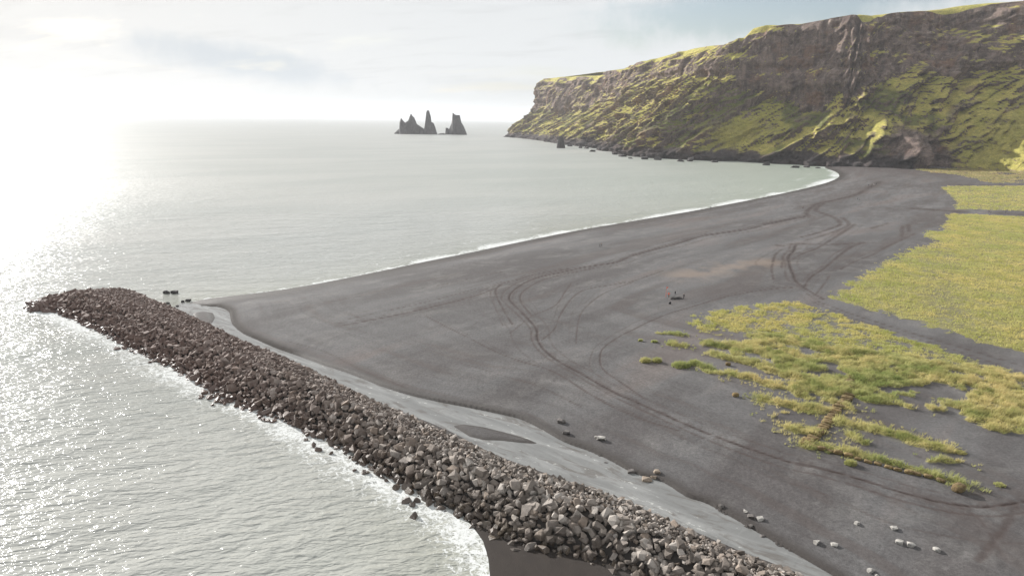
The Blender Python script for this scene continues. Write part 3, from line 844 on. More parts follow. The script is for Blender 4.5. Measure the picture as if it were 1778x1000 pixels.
def sea_stack(outline, label, depth_f, seed, name='sea_stack', kind=None, cat='sea stack', res=0.55):
    """a stack whose skyline follows the outline; each slice of it has real depth"""
    o = np.array(outline, float)
    zb = (o[0, 1] + o[-1, 1]) / 2
    cx = (o[0, 0] + o[-1, 0]) / 2
    g = gp(cx, zb, 0.0)
    dist = project([g[0], g[1], 0])[2]
    m = dist / FPX
    ax, ah = (o[:, 0] - cx) * m, np.maximum(zb - o[:, 1], 0) * m
    wdt = ax[-1] - ax[0]
    n = int(max(28, wdt / res))
    xs = np.linspace(ax[0] - 2, ax[-1] + 2, n)
    D = wdt * depth_f * 0.5
    ys = np.linspace(-D * 1.25, D * 1.25, int(max(24, n * depth_f)))
    XX, YY = np.meshgrid(xs, ys, indexing='ij')
    wx = XX + (fbm(XX / 9, YY / 9, 3, seed) - 0.5) * 5 * np.abs(YY) / D
    prof = np.interp(wx, ax, ah, left=0, right=0)
    # depth of each slice follows its height, the ridge line wanders
    cen = (fbm(XX / 14, XX * 0, 2, seed + 3) - 0.5) * D * 0.5
    hw = D * (0.35 + 0.65 * np.clip(prof / (ah.max() * 0.6), 0, 1)) * (0.85 + 0.3 * fbm(XX / 6, YY / 6, 2, seed + 5))
    fall = 1 - sstep(np.abs(YY - cen) / hw, 0.12, 1.0)
    H = prof * fall * (1 - 0.10 * ridged(XX / 5, YY / 5, 3, seed + 7) * sstep(np.abs(YY - cen), 1, 6))
    H = H + (fbm(XX / 2.2, YY / 2.2, 3, seed + 9) - 0.5) * 2.0 * (H > 1) - 3.0 * (H < 0.6)
    px, py = -CF[1] * 0, 0
    Vv = np.stack([XX.ravel(), YY.ravel(), H.ravel()], 1)
    me = mesh_from(name, Vv, grid_faces(len(xs), len(ys)), False)
    return link(name, me, m_stack, loc=(g[0], g[1], 0), rot=(0, 0, -math.atan2(g[0], g[1])), label=label, category=cat)


sea_stack([(684, 233), (690.5, 227), (693.5, 225), (694.5, 214), (697, 206), (700.5, 211), (704, 214), (709, 211), (712, 203), (714, 198.5), (717, 203), (720, 205.5), (724, 216), (729, 219.5), (735, 223), (739, 233)],
          'jagged dark sea stack with two peaks, left of the needle spire', 0.55, 600)
sea_stack([(734, 233.5), (737.5, 219.5), (739.5, 207), (740.4, 198), (742, 193.6), (745.6, 193.6), (748.6, 204), (749.4, 213), (753, 214.5), (756, 222), (759.5, 233.5)],
          'tall thin needle spire of dark rock standing in the sea', 0.8, 620)
sea_stack([(773, 234), (774, 223), (778, 223), (779.5, 225.5), (784.5, 214), (786, 197), (790.6, 201), (798.5, 201.5), (801, 213), (806, 221), (811, 234)],
          'broad dark sea stack with a hooked top, right of the needle spire', 0.7, 640)
sea_stack([(758, 234), (765, 232.2), (770, 231.6), (776, 234)], 'low dark skerry between the needle spire and the broad stack', 0.6, 660, name='skerry', cat='skerry')
sea_stack([(966, 257.5), (967.5, 246), (969, 239.5), (972, 237.5), (975.5, 237), (978.5, 242), (980, 249), (981.5, 257.5)],
          'small block shaped sea stack close to the cliff foot', 0.9, 680, res=0.4)
sea_stack([(872, 238.3), (877, 236.6), (881, 234.6), (885, 236), (890, 238.3)], 'small dark rock off the tip of the headland', 0.6, 690, name='skerry', cat='skerry')

# ------------------------------------------------------------------ rocks
def hull_rock(n, seed, flatness=1.0):
    """a quarried block: the hull of jittered box corners and a few chipped points"""
    r = random.Random(seed)
    bm = bmesh.new()
    ex = 0.40
    for cx_ in (-1, 1):
        for cy_ in (-1, 1):
            for cz_ in (-1, 1):
                if r.random() < 0.75:
                    bm.verts.new((cx_ * ex * r.uniform(0.55, 1.12), cy_ * ex * r.uniform(0.55, 1.12), cz_ * ex * r.uniform(0.5, 1.1) * flatness))
    for _ in range(max(3, n - 12)):
        v = Vector((r.gauss(0, 1), r.gauss(0, 1), r.gauss(0, 1))).normalized() * r.uniform(0.42, 0.55)
        bm.verts.new((v.x, v.y, v.z * flatness))
    res = bmesh.ops.convex_hull(bm, input=bm.verts)
    bmesh.ops.delete(bm, geom=[g for g in set(res['geom_interior'] + res['geom_unused']) if isinstance(g, bmesh.types.BMVert)], context='VERTS')
    bmesh.ops.triangulate(bm, faces=bm.faces)
    bmesh.ops.recalc_face_normals(bm, faces=bm.faces)
    V = np.array([v.co[:] for v in bm.verts])
    bm.verts.index_update()
    Fc = np.array([[v.index for v in f.verts] for f in bm.faces])
    bm.free()
    return V, Fc


protos = [hull_rock(17 + i % 6, 900 + i, 1.0) for i in range(40)]


def rock_material(name, rnd_kind, waterline):
    m, t, b = material(name)
    geo = t.new('ShaderNodeNewGeometry')
    pos = geo.outputs['Position']
    rnd = geo.outputs['Random Per Island'] if rnd_kind == 'island' else t.new('ShaderNodeObjectInfo').outputs['Random']
    cr = t.new('ShaderNodeValToRGB')
    t.put(cr.inputs[0], rnd)
    els = cr.color_ramp.elements
    els[0].position, els[0].color = 0.0, (0.085, 0.068, 0.056, 1)
    els[1].position, els[1].color = 1.0, (0.40, 0.355, 0.315, 1)
    for p, c in ((0.25, (0.175, 0.147, 0.125, 1)), (0.5, (0.235, 0.203, 0.178, 1)), (0.72, (0.205, 0.160, 0.126, 1)), (0.86, (0.31, 0.278, 0.250, 1))):
        e = els.new(p); e.color = c
    sepp = t.new('ShaderNodeSeparateXYZ'); t.put(sepp.inputs[0], pos)
    zc = sepp.outputs[2]
    n1 = t.noise(pos, 1.3, 5, 0.65)
    n2 = t.noise(pos, 6.0, 3, 0.7)
    c = t.mix(1.0, cr.outputs[0], t.ramp(n1, 0.25, 0.75, 0.72, 1.25, False), 'MULTIPLY')
    c = t.mix(1.0, c, t.ramp(n2, 0.25, 0.75, 0.82, 1.18, False), 'MULTIPLY')
    if waterline:
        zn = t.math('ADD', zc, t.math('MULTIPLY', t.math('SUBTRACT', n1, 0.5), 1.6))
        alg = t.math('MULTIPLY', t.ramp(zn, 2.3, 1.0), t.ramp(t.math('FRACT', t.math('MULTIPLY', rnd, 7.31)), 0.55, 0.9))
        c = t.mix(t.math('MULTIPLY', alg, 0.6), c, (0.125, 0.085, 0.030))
        c = t.mix(t.math('MULTIPLY', t.ramp(zn, 3.6, 0.6), 0.72), c, (0.050, 0.035, 0.025))  # darker brown towards the water, reaching high up the seaward face
        outer_x = t.math('ADD', sepp.outputs[0], t.math('MULTIPLY', n1, 30.0))
        c = t.mix(t.ramp(outer_x, 20, -60, 0, 0.62), c, t.mix(n1, (0.085, 0.042, 0.033), (0.175, 0.100, 0.080)))     # outer half toned darker and redder
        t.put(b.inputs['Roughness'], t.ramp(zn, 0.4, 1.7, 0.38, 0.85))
    else:
        b.inputs['Roughness'].default_value = 0.85
    t.put(b.inputs['Base Color'], c)
    t.put(b.inputs['Normal'], t.bump(t.math('ADD', n1, n2), 0.6, 0.12))
    return m


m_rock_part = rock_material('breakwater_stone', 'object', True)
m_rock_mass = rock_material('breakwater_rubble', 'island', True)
m_boulder = rock_material('pale_boulder', 'object', False)

# breakwater: seaward toe and landward brink lines
toe = resample(smooth_line(gpl(sea_toe_px, 0.0), 4), 300)
brink_px = [(172, 494), (215, 498), (250, 510), (290, 527), (330, 546), (365, 562), (400, 580), (480, 612), (540, 640), (600, 670), (650, 692), (700, 714), (750, 737), (800, 760), (860, 788), (910, 808), (960, 826),
            (1060, 857), (1130, 888), (1200, 920), (1300, 962), (1410, 1003), (1520, 1050), (1680, 1125)]
CREST = 3.4
brink = resample(smooth_line(gpl([(x_, y_ + 5) for x_, y_ in brink_px], CREST), 4), 300)
# pair the brink with the toe square across the mound
dirx = np.array([0.62, 0.785])
toe_s = toe @ np.array([0.785, -0.62]); br_s = brink @ np.array([0.785, -0.62])
brk = np.stack([np.interp(toe_s, br_s, brink[:, 0]), np.interp(toe_s, br_s, brink[:, 1])], 1)
tl = toe_s - toe_s[0]
TL = tl[-1]
print('breakwater length', TL, 'widths', np.linalg.norm(brk - toe, axis=1)[::40].round(1))


def mound(s, c):
    """s metres along from the tip, c across: 0 toe, 1 seaward brink, 2 landward brink, 3 landward toe -> xyz"""
    tp = np.stack([np.interp(s, tl, toe[:, 0]), np.interp(s, tl, toe[:, 1])], -1)
    bp = np.stack([np.interp(s, tl, brk[:, 0]), np.interp(s, tl, brk[:, 1])], -1)
    wv = bp - tp
    wd = np.linalg.norm(wv, axis=-1)
    wn = wv / wd[..., None]
    tipf = sstep(s, -1, 16)
    face = np.minimum(7.2, wd * 0.55)
    dist = np.where(c < 1, face * c, np.where(c < 2, face + (wd - face) * (c - 1), wd + (c - 2) * 4.6))
    zt = CREST + 0.9
    z = np.where(c < 1, -0.7 + (zt + 0.7) * np.clip(c, -0.3, 1) ** 0.9 if np.ndim(c) == 0 else -0.7 + (zt + 0.7) * np.sign(c) * np.abs(c) ** 0.9,
                 np.where(c < 2, zt + (CREST - zt) * (c - 1), CREST - (c - 2) * (CREST + 0.3)))
    z = z * (0.35 + 0.65 * tipf) + 0.5 * (fbm(s / 9.0, c * 1.3, 3, 700) - 0.5) * (z > 0)
    p = tp + wn * dist[..., None]
    return np.concatenate([p, z[..., None]], -1), face, wd


def scatter(c0, c1, cell, dmin, dmax, lift, seed):
    r = np.random.default_rng(seed)
    pts, dia = [], []
    ss = np.arange(-1.0, TL, cell)
    _, face, wd = mound(ss, np.full(ss.shape, 0.5))
    for i, s in enumerate(ss):
        span = face[i] * 1.25 * (c1 - c0) if c1 <= 1.2 else ((wd[i] - face[i]) * (c1 - c0) if c1 <= 2.05 else 5.0 * (c1 - c0))
        n = max(1, int(round(span / cell)))
        cc = c0 + (np.arange(n) + r.uniform(0, 1, n)) / n * (c1 - c0)
        sv = s + r.uniform(-0.5, 0.5, n) * cell
        q, _, _ = mound(sv, cc)
        d = dmin + (dmax - dmin) * r.beta(1.6, 3.0, n)
        q[:, 2] += lift * d * r.uniform(-0.6, 1.0, n)
        pts.append(q); dia.append(d)
    return np.vstack(pts), np.concatenate(dia)


groups = [scatter(-0.12, 1.04, 1.02, 0.85, 2.15, 0.30, 1), scatter(-0.05, 1.1, 0.82, 0.45, 1.25, 0.55, 2),
          scatter(0.98, 2.03, 0.50, 0.32, 0.95, 0.25, 3), scatter(0.98, 2.03, 1.9, 0.7, 1.4, 0.25, 4), scatter(2.0, 3.0, 0.95, 0.8, 1.5, 0.2, 5)]
rp_, rd_ = np.vstack([g[0] for g in groups]), np.concatenate([g[1] for g in groups])
# rocks round the seaward end and a few spilled off the toe
q, dd = [], []
for i in range(150):
    a_ = rng.uniform(0, 2 * math.pi); r_ = math.sqrt(rng.uniform(0, 1))
    c_ = (toe[0] + brk[0]) / 2 + np.array([3.0, -2.0])
    p_ = c_ + r_ * (math.cos(a_) * np.array([0.62, 0.785]) * 10.5 + math.sin(a_) * np.array([0.785, -0.62]) * 8)
    q.append([p_[0], p_[1], 1.6 * (1 - r_ ** 2) - 0.1]); dd.append(rng.uniform(1.0, 2.2))
for (s_, k_) in ((98, 14), (112, 7), (60, 6), (128, 6), (140, 5), (150, 5)):
    for i in range(k_):
        sv = s_ + rng.normal(0, 4.0)
        b_, _, _ = mound(np.array([sv]), np.array([0.0]))
        p_ = b_[0, :2] - dirx * abs(rng.normal(0.6, 1.3))
        q.append([p_[0], p_[1], 0.1]); dd.append(rng.uniform(0.7, 1.5))
rp_ = np.vstack([rp_, np.array(q)]); rd_ = np.concatenate([rd_, np.array(dd)])
nrk = len(rp_)
rot = [Matrix.Rotation(rng.uniform(0, 6.28), 3, 'Z') @ Matrix.Rotation(rng.normal(0, 0.55), 3, 'X') @ Matrix.Rotation(rng.normal(0, 0.55), 3, 'Y') for _ in range(nrk)]
scl = np.stack([rng.uniform(0.95, 1.35, nrk), rng.uniform(0.75, 1.05, nrk), rng.uniform(0.55, 0.90, nrk)], 1) * rd_[:, None]
kind = rng.integers(0, len(protos), nrk)
px, py, dp = project(rp_)
inview = (px > 5) & (px < 1770) & (py > 5) & (py < 992)
show = np.where(inview, rd_ / dp, 0)
top = np.argsort(-show)[:300]
istop = np.zeros(nrk, bool); istop[top] = True
bw = link('breakwater', None, label='long breakwater of piled rough boulders reaching out into the sea', category='breakwater')
pmesh = []
for V_, F_ in protos:
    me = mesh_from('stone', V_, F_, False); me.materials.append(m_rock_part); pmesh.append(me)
for i in np.nonzero(istop)[0]:
    o = bpy.data.objects.new('stone', pmesh[kind[i]])
    col.objects.link(o)
    o.parent = bw
    o.matrix_world = Matrix.Translation(rp_[i]) @ (rot[i] @ Matrix.Diagonal(scl[i])).to_4x4()
VV_, FF_, base_i = [], [], 0
for i in np.nonzero(~istop)[0]:
    V_, F_ = protos[kind[i]]
    Q = (V_ * scl[i]) @ np.array(rot[i]).T + rp_[i]
    VV_.append(Q); FF_.append(F_ + base_i); base_i += len(V_)
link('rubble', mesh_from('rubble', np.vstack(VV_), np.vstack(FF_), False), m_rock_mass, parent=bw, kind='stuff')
sg = np.linspace(-2, TL, 160)
cg = np.array([-0.1, 0.15, 0.35, 0.6, 0.85, 1.0, 1.3, 1.7, 2.0, 2.3, 2.7, 3.1])
SG, CG = np.meshgrid(sg, cg, indexing='ij')
core, _, _ = mound(SG.ravel(), CG.ravel())
core[:, 2] -= 0.45
m_core, t, b = material('dark_rubble_core')
t.put(b.inputs['Base Color'], t.mix(t.noise(t.new('ShaderNodeNewGeometry').outputs['Position'], 2.0, 4, 0.7), (0.03, 0.025, 0.022), (0.075, 0.065, 0.058)))
b.inputs['Roughness'].default_value = 0.95
link('core', mesh_from('core', core, grid_faces(len(sg), len(cg)), True), m_core, parent=bw)


def ground_at(px, py, z0=2.0):
    """where the sight line through a pixel meets the sand"""
    z = z0
    for _ in range(5):
        g = gp(px, py, z)
        z = float(beach_height(np.array([g[0]]), np.array([g[1]]))[0][0])
    return g[0], g[1], z


boulders = [  # pixel x, y, width in pixels, label
    (975, 731, 15, 'grey boulder on black sand, upper of two beside the stream bend'),
    (983, 750, 14, 'dark grey boulder on black sand, lower of two beside the stream bend'),
    (1035, 758, 7, 'small white stone touching a larger flat white rock'),
    (1044, 761, 16, 'flat white rock on black sand beside a smaller white stone'),
    (1096, 814, 14, 'round dark boulder at the stream edge, left of the brown one'),
    (1122, 827, 20, 'large tan boulder at the edge of the stream'),
    (1135, 825, 11, 'dark stone tucked against the right of the large tan boulder'),
    (1141, 818, 14, 'dark boulder just behind the large tan boulder'),
    (1026, 795, 8, 'lone small dark stone in the middle of the stream'),
    (1051, 803, 8, 'small stone in the stream riffle'),
    (1096, 845, 9, 'pale stone in the stream below the tan boulder'),
    (1159, 858, 8, 'small pale stone in the stream right of the tan boulder'),
    (1180, 870, 9, 'small dark stone with white water beside it in the stream'),
    (1253, 877, 11, 'dark stone on the stream bank, left of the bank cluster'),
    (1294, 887, 9, 'pale low stone at the back of the bank cluster'),
    (1304, 896, 13, 'grey stone in the middle of the bank cluster'),
    (1320, 900, 13, 'white stone at the right of the bank cluster'),
    (1304, 910, 9, 'dark stone at the front of the bank cluster'),
    (1325, 925, 11, 'grey stone in the stream below the bank cluster'),
    (1338, 951, 8, 'small dark stone in the stream near the breakwater'),
    (1418, 940, 14, 'white angular rock on the stream edge'),
    (1449, 945, 13, 'low white rock on sand just right of the stream edge'),
    (1488, 907, 11, 'flat white rock lying alone above the others'),
    (1552, 916, 13, 'white rock behind the pair of white rocks'),
    (1561, 940, 15, 'left rock of the pair of white rocks on dark sand'),
    (1581, 945, 15, 'right rock of the pair of white rocks on dark sand'),
    (1626, 953, 14, 'rightmost white rock on the dark foreground sand'),
    (1512, 990, 14, 'pale boulder at the water edge by the bottom of the picture'),
    (1523, 998, 9, 'small pale stone touching the boulder at the bottom'),
    (405, 716, 0, '')]
bmesh_cache = {}
m_white, t, b = material('weathered_pale_rock')
pos = t.new('ShaderNodeNewGeometry').outputs['Position']
n1 = t.noise(pos, 2.5, 5, 0.65)
t.put(b.inputs['Base Color'], t.mix(t.ramp(n1, 0.3, 0.7), (0.22, 0.205, 0.19), (0.44, 0.42, 0.385)))
b.inputs['Roughness'].default_value = 0.85
t.put(b.inputs['Normal'], t.bump(n1, 0.6, 0.1))
m_tan, t, b = material('brown_boulder')
pos = t.new('ShaderNodeNewGeometry').outputs['Position']
n1 = t.noise(pos, 2.0, 5, 0.65)
t.put(b.inputs['Base Color'], t.mix(t.ramp(n1, 0.3, 0.7), (0.16, 0.12, 0.09), (0.30, 0.245, 0.19)))
b.inputs['Roughness'].default_value = 0.8
t.put(b.inputs['Normal'], t.bump(n1, 0.6, 0.1))
m_dark, t, b = material('dark_boulder')
pos = t.new('ShaderNodeNewGeometry').outputs['Position']
n1 = t.noise(pos, 2.0, 5, 0.65)
t.put(b.inputs['Base Color'], t.mix(t.ramp(n1, 0.3, 0.7), (0.07, 0.06, 0.055), (0.15, 0.135, 0.125)))
b.inputs['Roughness'].default_value = 0.75
t.put(b.inputs['Normal'], t.bump(n1, 0.6, 0.1))


def boulder(px, py, wpx, label, i, seaz=None, name='boulder', mat=None, group=None, squash=0.62, sink=0.13):
    if seaz is None:
        g = ground_at(px, py + wpx * 0.15)
    else:
        q = gp(px, py + wpx * 0.15, seaz); g = (q[0], q[1], seaz)
    d = project([g[0], g[1], g[2]])[2]
    size = wpx * d / FPX
    V_, F_ = hull_rock(26, 2000 + i * 7 + int(px), 1.0)
    V_ = V_ * np.array([1.1, 0.85, squash])
    me = mesh_from(name, V_, F_, False)
    if mat is None:
        mat = m_white if any(k in label for k in ('white', 'pale')) and 'white water' not in label else (m_tan if 'tan' in label else m_dark)
    o = link(name, me, mat, loc=(g[0], g[1], g[2] + size * sink), rot=(0, 0, random.uniform(-0.7, 0.7)), scale=(size, size, size), label=label, category='rock')
    if group: o['group'] = group
    return o


for i, (px, py, wp, lb) in enumerate(boulders):
    if wp: boulder(px, py, wp, lb, i)
for i, (px, py, wp, lb) in enumerate([
        (289, 507, 12, 'round dark boulder in the sea behind the breakwater end, left of two'),
        (303, 507, 12, 'pointed dark boulder in the sea behind the breakwater end, right of two'),
        (327, 521, 10, 'dark rock just off the point of the sand spit'),
        (317, 523, 7, 'small rock next to the rock off the sand spit'),
        (292, 526, 7, 'small rock awash close behind the breakwater'),
        (308, 531, 6, 'smallest rock in the stream mouth'),
        (338, 540, 5, 'tiny dark stone in the stream mouth beside the sandbar')]):
    boulder(px, py, wp, lb, 50 + i, seaz=0.05, mat=m_stack)
for i, (px, py, wp, lb) in enumerate([
        (990, 253, 9, 'dark boulder in the surf just right of the small block shaped stack'), (1007, 256, 9, 'low dark rock in the surf second right of the small stack'),
        (1018, 257, 9, 'dark rock in the surf third right of the small stack'), (1028, 262, 11, 'pointed dark rock farthest out in the surf below the cliff'),
        (1068, 267, 10, 'flat dark rock in the water left of the rocky cove point'), (1081, 270, 14, 'broad dark rock in the water before the rocky point'),
        (1095, 274, 10, 'dark rock touching the water at the rocky point'), (1119, 275, 12, 'dark boulder at the foot of the black rocky point'),
        (1142, 276, 14, 'dark boulder half in water right of the black rocky point'), (1182, 279, 12, 'dark boulder alone at the cliff foot near the bay middle'),
        (1198, 278, 15, 'larger dark boulder at the cliff foot near the bay middle'), (1240, 280, 13, 'dark boulder at the cliff foot below the scrub'),
        (1330, 285, 14, 'dark rock on the shore left of the beach corner boulders'), (1379, 289, 15, 'largest black boulder at the far corner of the beach'),
        (1401, 289, 13, 'black boulder second from the far corner of the beach'), (1420, 291, 9, 'small black boulder ending the row at the far beach')]):
    boulder(px, py, wp, lb, 80 + i, seaz=0.1, mat=m_stack, squash=random.uniform(0.45, 0.9), sink=random.uniform(-0.05, 0.1))

# ------------------------------------------------------------------ grass
def grass_mesh(px_, py_, pz_, hgt, nbl, rad, seed, wid, own=None):
    """tufts of thin curved blades: two faces each"""
    r = np.random.default_rng(seed)
    n = len(px_)
    N = n * nbl
    ti = np.repeat(np.arange(n), nbl)
    an = r.uniform(0, 2 * math.pi, N)
    rr_ = rad[ti] * np.sqrt(r.uniform(0, 1, N))
    bx, by = px_[ti] + rr_ * np.cos(an), py_[ti] + rr_ * np.sin(an)
    h = hgt[ti] * r.uniform(0.55, 1.15, N)
    lean = r.uniform(0.15, 0.75, N) * h
    la = an + r.normal(0, 0.5, N)
    lx, ly = np.cos(la) * lean + 0.22 * h, np.sin(la) * lean - 0.18 * h      # a breeze off the sea bends them
    wa = r.uniform(0, math.pi, N)
    ww = wid[ti] * r.uniform(0.7, 1.3, N)
    wx, wy = np.cos(wa) * ww, np.sin(wa) * ww
    z0 = pz_[ti] - 0.05
    v = np.empty((N, 5, 3))
    v[:, 0] = np.stack([bx - wx, by - wy, z0], 1)
    v[:, 1] = np.stack([bx + wx, by + wy, z0], 1)
    v[:, 2] = np.stack([bx + wx * 0.8 + lx * 0.35, by + wy * 0.8 + ly * 0.35, z0 + h * 0.62], 1)
    v[:, 3] = np.stack([bx - wx * 0.8 + lx * 0.35, by - wy * 0.8 + ly * 0.35, z0 + h * 0.62], 1)
    v[:, 4] = np.stack([bx + lx, by + ly, z0 + h], 1)
    i0 = np.arange(N)[:, None] * 5
    tri = np.concatenate([i0 + np.array([0, 1, 2]), i0 + np.array([0, 2, 3]), i0 + np.array([3, 2, 4])], 0)
    own = r.uniform(0, 1, n) if own is None else own
    tint = np.repeat(np.clip((0.15 + 0.7 * own + r.normal(0, 0.1, n))[ti] + r.normal(0, 0.12, N), 0, 1), 5)
    return v.reshape(-1, 3), tri, tint


def grass_material(name, green, straw, dark):
    m, t, b = material(name)
    pos = t.new('ShaderNodeNewGeometry').outputs['Position']
    n = t.noise(pos, 0.16, 4, 0.6)
    c = t.mix(t.attr('tint'), green, straw)
    n2_ = t.noise(pos, 0.045, 4, 0.6)
    c = t.mix(t.ramp(n, 0.46, 0.64, 0, 0.7), c, straw)
    c = t.mix(1.0, c, t.mix(t.ramp(n2_, 0.36, 0.64), (0.80, 0.90, 0.86), (1.10, 1.04, 1.10)), 'MULTIPLY')
    c = t.mix(t.ramp(n, 0.48, 0.34, 0, 0.65), c, dark)
    out = [nd for nd in t.n if nd.bl_idname == 'ShaderNodeOutputMaterial'][0]
    d = t.new('ShaderNodeBsdfDiffuse'); tr = t.new('ShaderNodeBsdfTranslucent'); mx = t.new('ShaderNodeMixShader')
    t.put(d.inputs[0], c); t.put(tr.inputs[0], c)
    mx.inputs[0].default_value = 0.42
    t.t.links.new(d.outputs[0], mx.inputs[1]); t.t.links.new(tr.outputs[0], mx.inputs[2])
    t.t.links.new(mx.outputs[0], out.inputs[0])
    return m


m_field = grass_material('field_grass', (0.43, 0.42, 0.125), (0.58, 0.515, 0.215), (0.33, 0.345, 0.10))
m_dune = grass_material('dune_grass', (0.36, 0.375, 0.135), (0.60, 0.525, 0.25), (0.20, 0.25, 0.075))


def sample_area(x0, x1, y0, y1, spacing, seed):
    r = np.random.default_rng(seed)
    gx, gy = np.meshgrid(np.arange(x0, x1, spacing), np.arange(y0, y1, spacing))
    gx = gx.ravel() + r.uniform(-0.5, 0.5, gx.size) * spacing
    gy = gy.ravel() + r.uniform(-0.5, 0.5, gy.size) * spacing
    return gx, gy, r


def tuft_field(gx, gy, r, thr_pow, hmin, hmax, nbl, radf, seed, wid, cell=1.6):
    px_, py_, _ = project(np.c_[gx, gy, np.full(gx.shape, 2.0)])
    vis = (px_ > -150) & (px_ < 1960) & (py_ > 200) & (py_ < 1150)
    gx, gy = gx[vis], gy[vis]
    d, lm = grass_density(gx, gy)
    ts, tr = tussock(gx, gy, cell, 900 + seed)
    k = r.uniform(0, 1, len(gx)) < d ** thr_pow * (0.25 + 0.75 * sstep(ts, 0.02, 0.35))
    ts, tr = ts[k], tr[k]
    gx, gy, d, lm = gx[k], gy[k], d[k], lm[k]
    z = beach_height(gx, gy)[0] + d * (0.10 + 0.28 * lm) * sstep(fbm(gx / 2.5, gy / 2.5, 2, 90), 0.2, 0.7)
    patch = fbm(gx / 3.2, gy / 3.2, 2, 95)
    h = hmin + (hmax - hmin) * (0.10 + 0.90 * ts) * (0.55 + 0.45 * sstep(patch, 0.25, 0.75)) * r.uniform(0.7, 1.2, len(gx)) * (0.55 + 0.45 * d)
    return grass_mesh(gx, gy, z + 0.25 * h * ts, h, nbl, h * radf, seed, wid * np.ones(len(gx)), tr), len(gx)


def tussock(x, y, cell, seed):
    """0 between tussocks .. 1 at their heart, and a random number per tussock"""
    ix, iy = np.floor(x / cell), np.floor(y / cell)
    best = np.full(x.shape, 1e9); rid = np.zeros(x.shape)
    for dx in (-1, 0, 1):
        for dy in (-1, 0, 1):
            jx, jy = (ix + dx).astype(np.int64), (iy + dy).astype(np.int64)
            h1, h2, h3 = _hash(jx, jy, seed), _hash(jx, jy, seed + 1), _hash(jx, jy, seed + 2)
            d_ = np.hypot(x - (jx + h1) * cell, y - (jy + h2) * cell) / (0.55 + 0.7 * h3)
            m_ = d_ < best
            best = np.where(m_, d_, best); rid = np.where(m_, _hash(jx, jy, seed + 3), rid)
    return np.clip(1 - (best / (cell * 0.85)) ** 2, 0, 1), rid


# lower dune grass: tall soft clumps
def in_zone(gx, gy, fn):
    k = fn(gx, gy); return gx[k], gy[k]


dune_zone = lambda x, y: (sdist(x, y, dune_poly) > -2.5) | (np.min([seg_dist(x, y, l, maxd=5.0)[0] for l, _ in dune_strips], axis=0) < 4.0)
gx, gy, r = sample_area(15, 125, 78, 165, 0.36, 31)
gx, gy = in_zone(gx, gy, dune_zone)
(Vg, Fg, Tg), n1 = tuft_field(gx, gy, r, 1.3, 0.20, 1.0, 11, 0.55, 41, 0.028, 1.6)
link('dune_grass', mesh_from('dune_grass', Vg, Fg, True, dict(tint=Tg)), m_dune, kind='stuff', label='tall lumpy dune grass in bands across the black sand', category='grass')
gx, gy, r = sample_area(20, 200, 100, 220, 0.52, 32)
gx, gy = in_zone(gx, gy, lambda x, y: (sdist(x, y, field_mid) > -2) & ~dune_zone(x, y))
(Vg, Fg, Tg), n2 = tuft_field(gx, gy, r, 1.1, 0.16, 0.60, 8, 0.85, 42, 0.04, 1.8)
link('meadow_grass', mesh_from('meadow_grass', Vg, Fg, True, dict(tint=Tg)), m_field, kind='stuff', label='short yellow green grass in a wedge below the sandy road', category='grass')
gx, gy, r = sample_area(80, 420, 120, 420, 0.85, 33)
gx, gy = in_zone(gx, gy, lambda x, y: sdist(x, y, field_big) > -2)
(Vg, Fg, Tg), n3 = tuft_field(gx, gy, r, 0.9, 0.2, 0.60, 7, 1.15, 43, 0.058, 2.6)
link('field_grass', mesh_from('field_grass', Vg, Fg, True, dict(tint=Tg)), m_field, kind='stuff', label='large yellow green grass field beyond the sandy road', category='grass')
gx, gy, r = sample_area(250, 640, 380, 640, 2.0, 34)
gx, gy = in_zone(gx, gy, lambda x, y: sdist(x, y, field_far) > -2)
(Vg, Fg, Tg), n4 = tuft_field(gx, gy, r, 1.1, 0.35, 1.1, 6, 1.2, 44, 0.15, 5.0)
link('far_grass', mesh_from('far_grass', Vg, Fg, True, dict(tint=Tg)), m_field, kind='stuff', label='pale grass field beyond the footpath near the cliff', category='grass')
print('tufts', n1, n2, n3, n4)

# pale tussock strip under the cliff
gx, gy, r = sample_area(420, 800, 520, 860, 3.0, 35)
dpl = sdist(gx, gy, field_pale)
k = (dpl > -4) & (r.uniform(0, 1, len(gx)) < sstep(dpl, -4, 6) * sstep(fbm(gx / 14, gy / 14, 3, 97), 0.22, 0.5))
gx, gy = gx[k], gy[k]
hz = r.uniform(0.6, 1.5, len(gx))
Vg, Fg, Tg = grass_mesh(gx, gy, beach_height(gx, gy)[0], hz, 7, hz * 1.6, 45, 0.26 * np.ones(len(gx)))
m_palegrass = grass_material('straw_grass', (0.36, 0.31, 0.13), (0.52, 0.43, 0.22), (0.30, 0.28, 0.10))
link('straw_grass', mesh_from('straw_grass', Vg, Fg, True, dict(tint=Tg)), m_palegrass, kind='stuff', label='straw coloured grass strip at the foot of the cliff', category='grass')


def clump(px, py, rad, h, label, seed, n=90, name='grass_clump'):
    g = ground_at(px, py)
    r = np.random.default_rng(seed)
    a_ = r.uniform(0, 6.28, n); q = np.sqrt(r.uniform(0, 1, n)) * rad
    x_, y_ = q * np.cos(a_), q * np.sin(a_) * 0.8
    zz_ = 0.35 * h * (1 - (q / rad) ** 2)
    hh = h * (1 - 0.5 * (q / rad) ** 2)
    Vg, Fg, Tg = grass_mesh(x_, y_, zz_, hh, 10, hh * 0.4, seed, 0.03 * np.ones(n))
    return link(name, mesh_from(name, Vg, Fg, True, dict(tint=Tg)), m_dune, loc=(g[0], g[1], g[2]), label=label, category='grass')


